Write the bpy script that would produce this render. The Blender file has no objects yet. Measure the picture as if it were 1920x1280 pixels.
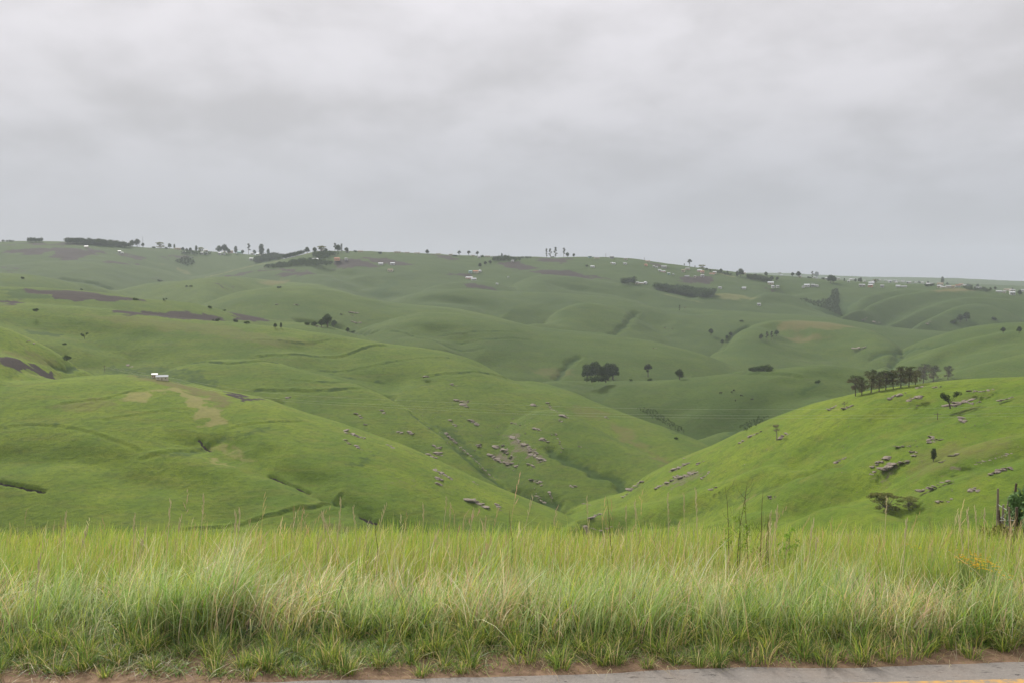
import bpy, bmesh, math, random
import numpy as np
from mathutils import Vector, Matrix

random.seed(7); RNG = np.random.default_rng(7)
scene = bpy.context.scene
COL = scene.collection
PI = math.pi

# ------------------------------------------------------------------ camera
EYE = 2.2
PITCH = math.radians(3.68)
FPX = 1920 * 35.0 / 36.0
cam = bpy.data.cameras.new('camera'); cam.lens = 35; cam.sensor_width = 36
cam.clip_start = 0.1; cam.clip_end = 30000
cam_o = bpy.data.objects.new('camera', cam); COL.objects.link(cam_o)
cam_o.location = (0, 0, EYE); cam_o.rotation_euler = (PI/2 - PITCH, 0, 0)
scene.camera = cam_o

# ------------------------------------------------------------------ world, sun, exposure
SUN_EL, SUN_AZ = math.radians(38), math.radians(-28)      # azimuth from +Y towards +X
w = bpy.data.worlds.new('World'); scene.world = w; w.use_nodes = True
nt = w.node_tree; N = nt.nodes; L = nt.links; N.clear()
def wn(t, **k):
    n = N.new(t)
    for a, b in k.items(): setattr(n, a, b)
    return n
def lk(a, b): L.new(a, b)
out = wn('ShaderNodeOutputWorld'); bg = wn('ShaderNodeBackground')
sky = wn('ShaderNodeTexSky', sky_type='NISHITA', sun_disc=False, sun_elevation=SUN_EL, sun_rotation=SUN_AZ)
bg.inputs['Strength'].default_value = 0.1
tc = wn('ShaderNodeTexCoord'); sep = wn('ShaderNodeSeparateXYZ'); lk(tc.outputs['Generated'], sep.inputs[0])
def mth(op, a, b=None, clamp=False):
    n = wn('ShaderNodeMath', operation=op, use_clamp=clamp)
    for i, v in enumerate((a, b)):
        if v is None: continue
        if isinstance(v, (int, float)): n.inputs[i].default_value = v
        else: lk(v, n.inputs[i])
    return n.outputs[0]
zz = mth('MAXIMUM', sep.outputs[2], 0.0)
# cloud deck seen in perspective: direction divided by its height
zden = mth('ADD', zz, 0.30)
cx = mth('DIVIDE', sep.outputs[0], zden); cy = mth('DIVIDE', sep.outputs[1], zden)
comb = wn('ShaderNodeCombineXYZ'); lk(cx, comb.inputs[0]); lk(cy, comb.inputs[1])
mp = wn('ShaderNodeMapping'); lk(comb.outputs[0], mp.inputs[0])
mp.inputs['Location'].default_value = (3.1, 1.3, 0); mp.inputs['Scale'].default_value = (0.95, 0.8, 1)
n1 = wn('ShaderNodeTexNoise'); lk(mp.outputs[0], n1.inputs['Vector'])
n1.inputs['Scale'].default_value = 2.9; n1.inputs['Detail'].default_value = 7; n1.inputs['Roughness'].default_value = 0.5
n1.inputs['Distortion'].default_value = 0.1
cr = wn('ShaderNodeValToRGB'); lk(n1.outputs['Fac'], cr.inputs[0])
cr.color_ramp.interpolation = 'EASE'
cr.color_ramp.elements[0].position = 0.34; cr.color_ramp.elements[0].color = (0.835, 0.832, 0.825, 1)
cr.color_ramp.elements[1].position = 0.64; cr.color_ramp.elements[1].color = (1.07, 1.065, 1.07, 1)
# overcast brightness: dim and bluish at the horizon, brighter towards the zenith
gr = wn('ShaderNodeValToRGB'); lk(zz, gr.inputs[0])
ge = gr.color_ramp.elements
ge[0].position = 0.0; ge[0].color = (0.40, 0.42, 0.475, 1)
ge[1].position = 1.0; ge[1].color = (.80, .80, .83, 1)
for p, c in ((0.07, (0.455, 0.47, 0.515)), (0.17, (0.575, 0.575, 0.605)), (0.30, (0.74, 0.73, 0.76)), (0.45, (.80, .80, .83))):
    e = ge.new(p); e.color = (*c, 1)
# the cloud structure fades out right at the horizon
fd = wn('ShaderNodeMapRange'); lk(zz, fd.inputs[0]); fd.inputs[1].default_value = 0.01; fd.inputs[2].default_value = 0.16
mxc = wn('ShaderNodeMix', data_type='RGBA'); lk(fd.outputs[0], mxc.inputs[0])
mxc.inputs[6].default_value = (0.95, 0.95, 0.95, 1); lk(cr.outputs[0], mxc.inputs[7])
mul = wn('ShaderNodeMix', data_type='RGBA', blend_type='MULTIPLY'); mul.inputs[0].default_value = 1
lk(gr.outputs[0], mul.inputs[6]); lk(mxc.outputs[2], mul.inputs[7])
sc10 = wn('ShaderNodeMix', data_type='RGBA', blend_type='MULTIPLY'); sc10.inputs[0].default_value = 1
lk(mul.outputs[2], sc10.inputs[6]); sc10.inputs[7].default_value = (11.7, 11.5, 11.4, 1)
# thin overcast: a little of the clear sky comes through
fin = wn('ShaderNodeMix', data_type='RGBA'); fin.inputs[0].default_value = 0.05
lk(sc10.outputs[2], fin.inputs[6]); lk(sky.outputs[0], fin.inputs[7])
lk(fin.outputs[2], bg.inputs['Color']); lk(bg.outputs[0], out.inputs['Surface'])

sun = bpy.data.lights.new('sun', 'SUN'); sun.energy = 4.6; sun.angle = math.radians(10); sun.color = (1, 0.95, 0.86)
sun_o = bpy.data.objects.new('sun', sun); COL.objects.link(sun_o)
sd = Vector((math.sin(SUN_AZ)*math.cos(SUN_EL), math.cos(SUN_AZ)*math.cos(SUN_EL), math.sin(SUN_EL)))
sun_o.rotation_euler = sd.to_track_quat('Z', 'Y').to_euler()
scene.view_settings.view_transform = 'Standard'; scene.view_settings.look = 'None'
scene.view_settings.exposure = 0.03; scene.view_settings.gamma = 1
scene.cycles.use_denoising = True
scene.cycles.max_bounces = 6; scene.cycles.diffuse_bounces = 2; scene.cycles.transmission_bounces = 3
scene.cycles.volume_bounces = 1; scene.cycles.glossy_bounces = 1; scene.cycles.transparent_max_bounces = 4

# ------------------------------------------------------------------ pixel <-> world helpers (layout only)
CP, SP = math.cos(PITCH), math.sin(PITCH)
def pix_ray(px, py):
    """photo pixel -> azimuth, tangent of elevation"""
    X = (np.asarray(px, float) - 960) / FPX; V = (640 - np.asarray(py, float)) / FPX
    y = CP + SP * V; z = -SP + CP * V
    return np.arctan2(X, y), z / np.hypot(X, y)

# ------------------------------------------------------------------ numpy noise
_P = RNG.permutation(512); _G = RNG.uniform(0, 2*PI, 512)
def pnoise(x, y, seed=0):
    xi = np.floor(x).astype(int); yi = np.floor(y).astype(int)
    xf = x - xi; yf = y - yi
    u = xf*xf*xf*(xf*(xf*6-15)+10); v = yf*yf*yf*(yf*(yf*6-15)+10)
    def g(ix, iy, fx, fy):
        a = _G[(_P[(ix + seed*37) & 511] + iy) & 511]
        return np.cos(a)*fx + np.sin(a)*fy
    a = g(xi, yi, xf, yf); b = g(xi+1, yi, xf-1, yf); c = g(xi, yi+1, xf, yf-1); d = g(xi+1, yi+1, xf-1, yf-1)
    return ((a*(1-u)+b*u)*(1-v) + (c*(1-u)+d*u)*v) * 1.5
def fbm(x, y, scale, octv=4, seed=0, gain=0.5):
    r = 0; a = 1; s = 1.0/scale
    for o in range(octv):
        r = r + a*pnoise(x*s + 13.7*o, y*s - 7.1*o, seed+o); a *= gain; s *= 2.03
    return r
def pchip(x, xs, ys):
    xs = np.asarray(xs, float); ys = np.asarray(ys, float)
    h = np.diff(xs); dl = np.diff(ys)/h
    m = np.zeros(len(xs)); m[0] = dl[0]; m[-1] = dl[-1]
    for i in range(1, len(xs)-1):
        if dl[i-1]*dl[i] > 0:
            w1 = 2*h[i]+h[i-1]; w2 = h[i]+2*h[i-1]
            m[i] = (w1+w2)/(w1/dl[i-1]+w2/dl[i])
    m *= 1.0
    xc = np.clip(x, xs[0], xs[-1]); i = np.clip(np.searchsorted(xs, xc)-1, 0, len(xs)-2)
    t = (xc-xs[i])/h[i]
    return ((2*t**3-3*t**2+1)*ys[i] + (t**3-2*t**2+t)*h[i]*m[i] + (-2*t**3+3*t**2)*ys[i+1] + (t**3-t**2)*h[i]*m[i+1])

# ------------------------------------------------------------------ the hills: crest lines (photo column, row, distance in m), front slope, back slope, rounding
HILLS = {
 'K':  (.05, .05, 500, [(-900,505,6500),(0,508,6500),(1000,512,6500),(1440,512,6200),(1615,519,6000),(1740,521,5800),(1840,524,5600),(1920,528,5500),(2300,532,5500),(2900,525,5500)]),
 'K2': (0.08, 0.06, 300, [(1000,560,3600),(1300,526,3600),(1440,519,3600),(1560,524,3600),(1700,529,3600),(1850,534,3600),(2000,538,3600),(2900,534,3600)]),
 'J':  (0.2, 0.16, 120, [(-900,440,2900),(-200,448,2750),(0,453,2700),(100,453,2700),(170,455,2650),(240,462,2700),(325,467,2800),(400,472,2900),(475,477,2900),(560,492,2900),(700,525,2900),(900,570,2900)]),
 'J1': (0.18, 0.15, 60, [(-900,505,1950),(-200,502,1950),(0,500,1950),(40,496,1950),(90,489,1950),(150,488,1950),(190,487,1950),(240,495,1950),(300,505,1950),(350,516,1950),(400,526,1950),(480,550,1950),(600,600,1950)]),
 'J0': (0.18, 0.15, 50, [(-900,505,1550),(-200,508,1550),(0,511,1550),(60,514,1550),(100,521,1550),(160,535,1550),(215,546,1550),(250,557,1550),(330,590,1550)]),
 'F0': (0.18, 0.15, 50, [(80,600,1700),(150,560,1700),(200,548,1700),(240,539,1700),(290,530,1700),(350,525,1700),(400,520,1700),(450,520,1700),(520,526,1700),(600,535,1700),(700,560,1700),(800,600,1700)]),
 'J2': (0.2, 0.16, 110, [(200,590,2300),(300,535,2300),(330,526,2300),(362,518,2300),(400,512,2300),(440,504,2300),(480,496,2300),(530,487,2300),(560,480,2300),(590,473,2300),(640,471,2300),(730,474,2300),(800,475,2300),(880,480,2300),(955,482,2300),(1010,482,2300),(1085,482,2300),(1172,485,2300),(1235,491,2300),(1285,499,2300),(1335,506,2300),(1372,510,2300),(1435,516,2300),(1515,521,2300),(1590,527,2300),(1665,531,2300),(1740,533,2250),(1815,538,2200),(1920,547,2200),(2200,560,2200),(2900,560,2200)]),
 'J3': (0.2, 0.16, 50, [(740,580,1950),(800,540,1950),(850,530,1950),(906,527,1950),(950,535,1950),(988,546,1950),(1040,558,1950),(1100,590,1950)]),
 'G3': (0.2, 0.16, 50, [(880,600,2000),(960,535,2000),(990,520,2000),(1020,514,2000),(1060,516,2000),(1100,522,2000),(1150,529,2000),(1210,540,1980),(1260,552,1950),(1300,562,1930),(1335,570,1900),(1400,590,1900),(1480,630,1900)]),
 'G4': (0.2, 0.16, 50, [(1240,600,1900),(1300,560,1900),(1345,550,1900),(1400,556,1900),(1440,564,1880),(1500,576,1860),(1572,596,1840),(1640,630,1840)]),
 'O':  (0.35, 0.28, 40, [(1380,580,2050),(1440,548,2050),(1485,553,2020),(1522,567,2000),(1560,587,1980),(1600,610,1960),(1700,680,1960)]),
 'N1': (0.4, 0.32, 25, [(1520,660,2100),(1560,606,2080),(1575,590,2080),(1597,571,2090),(1635,551,2100),(1665,546,2120),(1720,543,2140),(1800,560,2150),(1900,600,2150)]),
 'N2': (0.4, 0.32, 25, [(1540,640,1990),(1572,596,1980),(1616,577,1990),(1660,561,2000),(1700,551,2020),(1740,545,2030),(1790,546,2030),(1850,549,2030),(1900,556,2030),(1980,568,2030),(2900,570,2030)]),
 'N4': (0.4, 0.32, 25, [(1600,670,1880),(1660,613,1880),(1686,600,1880),(1730,580,1890),(1780,563,1900),(1830,557,1910),(1900,562,1910),(1980,575,1910),(2900,575,1910)]),
 'N5': (0.4, 0.32, 25, [(1640,680,1780),(1700,622,1780),(1730,603,1780),(1768,585,1790),(1805,571,1800),(1842,569,1800),(1880,577,1800),(1920,600,1780),(1980,640,1770),(2100,660,1770)]),
 'G':  (0.2, 0.16, 60, [(640,640,1650),(690,590,1650),(730,565,1650),(767,552,1650),(830,542,1650),(880,542,1650),(960,547,1650),(1085,553,1650),(1185,562,1650),(1240,570,1640),(1335,580,1620),(1440,588,1600),(1565,597,1580),(1640,608,1560),(1715,616,1550),(1765,620,1540),(1850,640,1530),(1950,670,1530),(2200,760,1530)]),
 'G2': (0.3, 0.24, 30, [(900,680,1560),(960,622,1560),(985,610,1560),(1030,592,1560),(1060,577,1570),(1100,570,1580),(1150,574,1580),(1220,600,1560),(1300,660,1540)]),
 'H':  (0.25, 0.20, 40, [(1240,760,1420),(1300,693,1430),(1330,666,1440),(1350,651,1450),(1375,630,1460),(1400,614,1470),(1430,604,1480),(1470,600,1480),(1520,602,1470),(1580,610,1460),(1640,622,1450),(1690,652,1430),(1720,690,1420),(1800,760,1400)]),
 'M0': (0.3, 0.24, 40, [(1560,760,1350),(1640,692,1350),(1690,656,1350),(1715,643,1350),(1765,628,1350),(1830,613,1350),(1920,604,1350),(2050,598,1350),(2900,590,1350)]),
 'M1': (0.32, 0.26, 40, [(1480,820,1200),(1560,745,1200),(1627,693,1200),(1690,669,1210),(1750,653,1220),(1800,638,1230),(1860,624,1240),(1920,616,1250),(2050,610,1250),(2900,610,1250)]),
 'M2': (0.32, 0.26, 40, [(1600,800,1080),(1700,730,1080),(1760,707,1090),(1790,697,1100),(1840,683,1100),(1890,671,1100),(1920,663,1100),(2050,650,1100),(2900,640,1100)]),
 'F':  (0.22, 0.18, 50, [(250,660,1400),(330,600,1400),(360,580,1400),(400,563,1400),(430,552,1400),(470,542,1400),(520,537,1400),(580,540,1400),(620,546,1400),(667,554,1400),(730,565,1390),(792,572,1380),(855,577,1370),(917,590,1360),(960,601,1350),(1000,612,1340),(1060,640,1330),(1150,690,1320),(1300,800,1320)]),
 'E':  (0.2, 0.20, 50, [(480,760,1150),(560,690,1150),(600,661,1150),(630,642,1150),(660,625,1150),(705,606,1150),(755,593,1150),(805,586,1150),(855,589,1150),(905,596,1150),(960,603,1150),(992,611,1150),(1085,621,1140),(1185,632,1130),(1260,645,1120),(1322,662,1110),(1372,685,1100),(1407,698,1090),(1460,722,1080),(1600,810,1080)]),
 'C0': (0.2, 0.20, 60, [(-900,515,1000),(-200,526,1000),(0,536,1000),(100,541,1000),(200,550,1000),(270,561,1000),(350,568,1000),(400,577,1000),(440,588,1000),(505,601,1000),(560,608,980),(630,617,960),(660,626,950),(700,638,950),(760,665,950),(850,710,950),(1000,800,950)]),
 'D':  (0.25, 0.25, 50, [(760,900,850),(860,800,850),(920,745,850),(970,720,850),(1022,711,850),(1110,714,850),(1185,714,850),(1260,711,850),(1335,704,850),(1407,698,850),(1440,694,850),(1490,687,850),(1552,685,850),(1590,687,850),(1620,691,850),(1660,703,850),(1720,728,850),(1800,770,850),(1950,860,850)]),
 'D3': (.26, .25, 25, [(1240,960,690),(1290,880,700),(1335,836,705),(1375,803,715),(1420,782,720),(1480,765,725),(1540,750,730),(1600,744,730),(1700,750,730),(1900,850,730)]),
 'D2': (.26, .25, 18, [(1180,940,700),(1240,850,695),(1268,825,692),(1290,812,690),(1320,803,690),(1350,797,690),(1375,800,690),(1410,830,690),(1480,900,690)]),
 'C':  (0.3, 0.35, 50, [(-900,545,950),(-200,560,930),(0,566,900),(50,567,900),(125,575,890),(212,583,880),(312,594,870),(425,605,850),(480,610,840),(542,616,830),(605,623,815),(660,631,805),(730,642,795),(792,649,785),(855,660,775),(917,675,760),(960,690,750),(1022,709,730),(1072,727,710),(1120,748,685),(1172,772,655),(1210,787,635),(1280,815,605),(1332,838,580),(1400,880,560),(1500,960,560)]),
 'C2': (.30, .3, 18, [(200,760,740),(300,700,735),(400,676,725),(480,673,712),(530,682,702),(605,702,688),(675,718,676),(705,731,668),(755,757,648),(805,795,620),(835,815,608),(867,842,592),(905,877,572),(955,912,552),(1010,955,540),(1100,1060,540)]),
 'C3': (.30, .3, 16, [(900,840,690),(950,800,690),(1000,772,690),(1035,768,668),(1065,776,645),(1100,792,625),(1160,827,595),(1210,852,575),(1251,869,560),(1300,905,540),(1360,960,520),(1500,1100,520)]),
 'A0': (0.3, 0.40, 30, [(-900,560,715),(-200,590,705),(0,607,695),(50,626,695),(100,651,695),(135,673,695),(170,691,695),(220,722,695),(300,800,695)]),
 'A':  (0.26, 0.40, 35, [(-900,665,700),(-200,674,665),(0,682,635),(100,685,617),(175,691,603),(275,702,585),(325,710,575),(382,724,562),(425,732,553),(480,743,541),(530,757,530),(580,775,519),(635,790,509),(692,809,499),(730,821,493),(780,842,484),(830,865,476),(892,895,465),(942,915,459),(1010,942,450),(1047,957,445),(1085,975,440),(1120,1002,438),(1200,1090,432)]),
 'B':  (0.26, 0.35, 35, [(900,1150,450),(1000,1010,455),(1055,960,468),(1090,946,470),(1135,932,472),(1172,920,475),(1210,892,478),(1260,866,480),(1335,836,477),(1385,812,474),(1440,789,470),(1477,775,466),(1515,761,460),(1560,749,454),(1590,742,450),(1640,731,446),(1740,717,440),(1790,710,437),(1920,704,430),(2100,700,420),(2900,690,420)]),
 'B3': (0.32, 0.30, 12, [(1000,1040,448),(1080,974,444),(1130,959,438),(1200,945,429),(1280,928,419),(1340,908,420),(1390,888,417),(1440,870,411),(1500,861,399),(1560,866,393),(1640,900,388),(1720,960,388)]),
 'B2': (0.3, 0.30, 14, [(1300,1040,331),(1400,990,334),(1500,948,338),(1615,912,345),(1690,892,349),(1752,864,353),(1790,845,356),(1840,827,358),(1920,810,361),(2100,795,363),(2900,780,363)]),
 'B4': (0.3, 0.30, 12, [(1080,1040,413),(1150,1003,405),(1230,987,393),(1290,976,383),(1370,965,372),(1440,955,362),(1560,943,349),(1640,958,343),(1720,985,343),(1850,1040,343)]),
}
_HC = {}
R_MUL = {'A': 1.7, 'B': 1.8, 'C': 1.7, 'D': 1.9, 'E': 1.9, 'F': 1.7, 'G': 1.8, 'J2': 1.3, 'H': 1.5, 'M0': 1.5}
S_MUL = {'A': 1.15, 'B': 1.2, 'C': 1.2, 'D': 1.5, 'E': 1.4, 'F': 1.3, 'G': 1.3, 'C0': 1.2, 'M0': 1.2}
for _k, v in HILLS.items():
    HILLS[_k] = (v[0]*S_MUL.get(_k, 1), max(v[1], .3 if v[3][0][2] < 1000 else 0)*S_MUL.get(_k, 1), v[2]*R_MUL.get(_k, 1), v[3])
# spurs lie on the face of the hill behind them: how far (m) each stands out from that face
SUB = {'J1': 70, 'J0': 50, 'F0': 45, 'J3': 45, 'G3': 45, 'G4': 40, 'O': 35, 'N1': 25, 'N2': 28, 'N4': 28, 'N5': 30,
       'G2': 30, 'H': 35, 'M1': 35, 'M2': 35, 'D3': 16, 'D2': 12, 'C2': 13, 'C3': 13, 'B3': 12, 'B2': 15, 'B4': 12}
# ends where a spur melts into that face instead of ending in a side slope
MERGE = {'B3': 'R', 'C2': 'L', 'C3': 'L', 'J3': 'R', 'G2': 'R', 'O': 'L', 'N1': 'R', 'G4': 'L', 'D3': 'R', 'D2': 'R', 'F0': 'LR', 'N5': 'R'}
def near_z(y):
    """the road bench and the bank that falls away beyond it"""
    y = np.asarray(y, float)
    z = np.where(y < 5.7, 0.0, -0.04*(y-5.7))
    z = z - 0.22*(np.sqrt(np.maximum(y-6.3, 0)**2+0.6) - math.sqrt(0.6))*(y > 6.3)
    z = z - 0.09*np.maximum(y-24, 0)
    return np.maximum(z, -210)
def smax(a, b, k):
    h = np.maximum(k - np.abs(a-b), 0)/k
    return np.maximum(a, b) + h*h*k*0.25
def table(az, te, dd):
    """even out a crest line: dense samples, blurred a little in height and more in distance"""
    st = .0012; gx = np.arange(az[0], az[-1]+st, st); t = pchip(gx, az, te); q = pchip(gx, az, dd)
    def blur(v, s):
        k = int(4*s/st)+1; w_ = np.exp(-.5*(np.arange(-k, k+1)*st/s)**2); w_ /= w_.sum()
        p0 = v[0]-(v[1]-v[0])*np.arange(k, 0, -1); p1 = v[-1]+(v[-1]-v[-2])*np.arange(1, k+1)
        return np.convolve(np.concatenate([p0, v, p1]), w_, 'valid')
    return az, gx, blur(t, .0065), blur(q, .022)
def crest_h(k, a1, d):
    sf, sb, r, _ = HILLS[k]
    haz, gx, gt, gq = _HC[k]
    te = np.interp(a1, gx, gt); dc = np.interp(a1, gx, gq)
    if haz[0] > -.7: te = te - 3.0*np.maximum(haz[0]-a1, 0)      # a spur sinks away past its ends
    if haz[-1] < .7: te = te - 3.0*np.maximum(a1-haz[-1], 0)
    zc = EYE + te*dc
    p = np.abs(te); s = np.where(te > 0, sf, sb); p = np.minimum(p, s*0.95)
    zc = zc - r*(s - np.sqrt(s*s-p*p))
    t = d - dc
    return zc - np.where(t < 0, sf, sb)*(np.sqrt(t*t+r*r)-r)
ORDER = ['K','K2','J','J1','J0','J2','F0','J3','G3','G4','O','N1','N2','N4','N5','G','G2','H','M0','M1','M2','F','E','C0','D','D3','D2','C','C2','C3','A0','A','B','B3','B2','B4']
assert set(ORDER) == set(HILLS)
_dd = np.geomspace(150, 4000, 3500)
for _k in ORDER:
    a = np.array(HILLS[_k][3], float)
    az, te = pix_ray(a[:, 0], a[:, 1])
    if _k in SUB:
        prev = ORDER[:ORDER.index(_k)]
        for i in range(len(a)):
            az1 = np.full(1, az[i]); zz_ = np.max([crest_h(q, az1, _dd) for q in prev], 0)
            lo = np.argmax(zz_ >= EYE + te[i]*_dd)
            if (zz_ >= EYE + te[i]*_dd).any() and abs(_dd[lo]-a[i, 2]) < .2*a[i, 2] + 60: a[i, 2] = _dd[lo]
        # smooth so that a spur's crest line runs evenly, then stand it out from the face
        dm = a[:, 2].copy(); dm[1:-1] = .25*a[:-2, 2]+.5*a[1:-1, 2]+.25*a[2:, 2]
        wt = np.ones(len(a)); mg = MERGE.get(_k, '')
        if 'R' in mg: wt[-4:] = (.8, .3, -.5, -1.2)
        if 'L' in mg: wt[:4] = (-1.2, -.5, .3, .8)
        a[:, 2] = np.minimum(dm, a[:, 2]) - SUB[_k]*wt
    _HC[_k] = table(az, te, a[:, 2])
def base_height(az, d):
    """height of the land at azimuth az, distance d (arrays of one shape)"""
    x = np.sin(az)*d; y = np.cos(az)*d
    z = near_z(y) + 0*d
    azw = az + 0.0
    kk = np.clip(0.0019*d, 0.4, 4)
    a1 = az[0] if az.ndim == 2 else az
    for k in ORDER:
        h = crest_h(k, a1, d)
        z = smax(z, h, kk)
    # rolling relief: ribs and hollows, fading out on the near bank
    m = np.clip((d-120)/200, 0, 1)
    n = fbm(x, y, 130, 2, 3)*0.0019 + fbm(x, y, 42, 2, 6)*0.0006 + fbm(x, y, 13, 2, 9)*0.0003*np.clip(2-d/600,0,1)
    z = z + n*np.minimum(d, 1000)*m
    z = z + np.where(y > 5.75, fbm(x, y, 3.1, 3, 5)*0.10*np.clip((y-5.75)/2, 0, 1), 0)*np.clip(1-d/120, 0, 1)
    return z
# ------------------------------------------------------------------ ray against the land
_RD = np.concatenate([np.linspace(4, 30, 200), np.geomspace(30.2, 7500, 3600)])
EXTRA = []      # carved lines, filled below
def height_pt(az, d):
    az = np.atleast_1d(np.asarray(az, float)); d = np.atleast_1d(np.asarray(d, float))
    return base_height(az, d)
_cast_cache = {}
def cast(px, py, skip_lip=True):
    """where the line of sight through a photo pixel meets the land: (x, y, z, d); moves down until it meets"""
    az, _ = pix_ray(px, py); az = float(az)
    d = _RD[_RD > (60 if skip_lip else 4)]
    key = round(float(px), 1), skip_lip
    z = base_height(np.full((len(d), 1), az), d[:, None])[:, 0]
    for k in range(400):
        te = float(pix_ray(px, py + k*0.25)[1])
        hit = z >= EYE + te*d
        if hit.any():
            i = int(np.argmax(hit)); break
    if i > 0:
        f0 = z[i-1]-(EYE+te*d[i-1]); f1 = z[i]-(EYE+te*d[i]); t = f0/(f0-f1) if f1 != f0 else 0
        dd = d[i-1]+(d[i]-d[i-1])*t; zz_ = z[i-1]+(z[i]-z[i-1])*t
    else: dd = d[i]; zz_ = z[i]
    return math.sin(az)*dd, math.cos(az)*dd, float(zz_), float(dd)

# ------------------------------------------------------------------ materials
def mat(name):
    m = bpy.data.materials.new(name); m.use_nodes = True
    t = m.node_tree; t.nodes.clear()
    return m, t
class NB:
    def __init__(s, t): s.t = t
    def n(s, ty, **k):
        x = s.t.nodes.new(ty)
        for a, b in k.items(): setattr(x, a, b)
        return x
    def l(s, a, b): s.t.links.new(a, b)
    def setin(s, sock, v):
        if isinstance(v, bpy.types.NodeSocket): s.l(v, sock)
        elif isinstance(v, tuple) and len(v) == 3 and sock.type == 'RGBA': sock.default_value = (*v, 1)
        else: sock.default_value = v
    def noise(s, vec, scale, detail=4, rough=.5, dist=0.0):
        x = s.n('ShaderNodeTexNoise'); s.l(vec, x.inputs['Vector']); x.inputs['Scale'].default_value = scale
        x.inputs['Detail'].default_value = detail; x.inputs['Roughness'].default_value = rough; x.inputs['Distortion'].default_value = dist
        return x.outputs['Fac']
    def ramp(s, fac, a, b, c0=0.0, c1=1.0):
        x = s.n('ShaderNodeMapRange'); x.clamp = True; s.l(fac, x.inputs[0])
        x.inputs[1].default_value = a; x.inputs[2].default_value = b; x.inputs[3].default_value = c0; x.inputs[4].default_value = c1
        return x.outputs[0]
    def mix(s, fac, a, b, blend='MIX'):
        x = s.n('ShaderNodeMix', data_type='RGBA', blend_type=blend)
        s.setin(x.inputs[0], fac); s.setin(x.inputs[6], a); s.setin(x.inputs[7], b)
        return x.outputs[2]
    def math(s, op, a, b=0.0, clamp=False):
        x = s.n('ShaderNodeMath', operation=op, use_clamp=clamp); s.setin(x.inputs[0], a); s.setin(x.inputs[1], b)
        return x.outputs[0]
    def pos(s): return s.n('ShaderNodeNewGeometry').outputs['Position']
    def objc(s): return s.n('ShaderNodeTexCoord').outputs['Object']
    def scalev(s, vec, v):
        x = s.n('ShaderNodeMapping'); s.l(vec, x.inputs[0]); x.inputs['Scale'].default_value = v; return x.outputs[0]
    def bump(s, h, dist, strength=1.0):
        x = s.n('ShaderNodeBump'); s.l(h, x.inputs['Height']); x.inputs['Distance'].default_value = dist; x.inputs['Strength'].default_value = strength
        return x.outputs[0]
    def principled(s, col, rough=.9, normal=None, spec=.2):
        x = s.n('ShaderNodeBsdfPrincipled'); s.setin(x.inputs['Base Color'], col); s.setin(x.inputs['Roughness'], rough)
        x.inputs['Specular IOR Level'].default_value = spec
        if normal is not None: s.l(normal, x.inputs['Normal'])
        o = s.n('ShaderNodeOutputMaterial'); s.l(x.outputs[0], o.inputs[0]); return x

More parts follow.
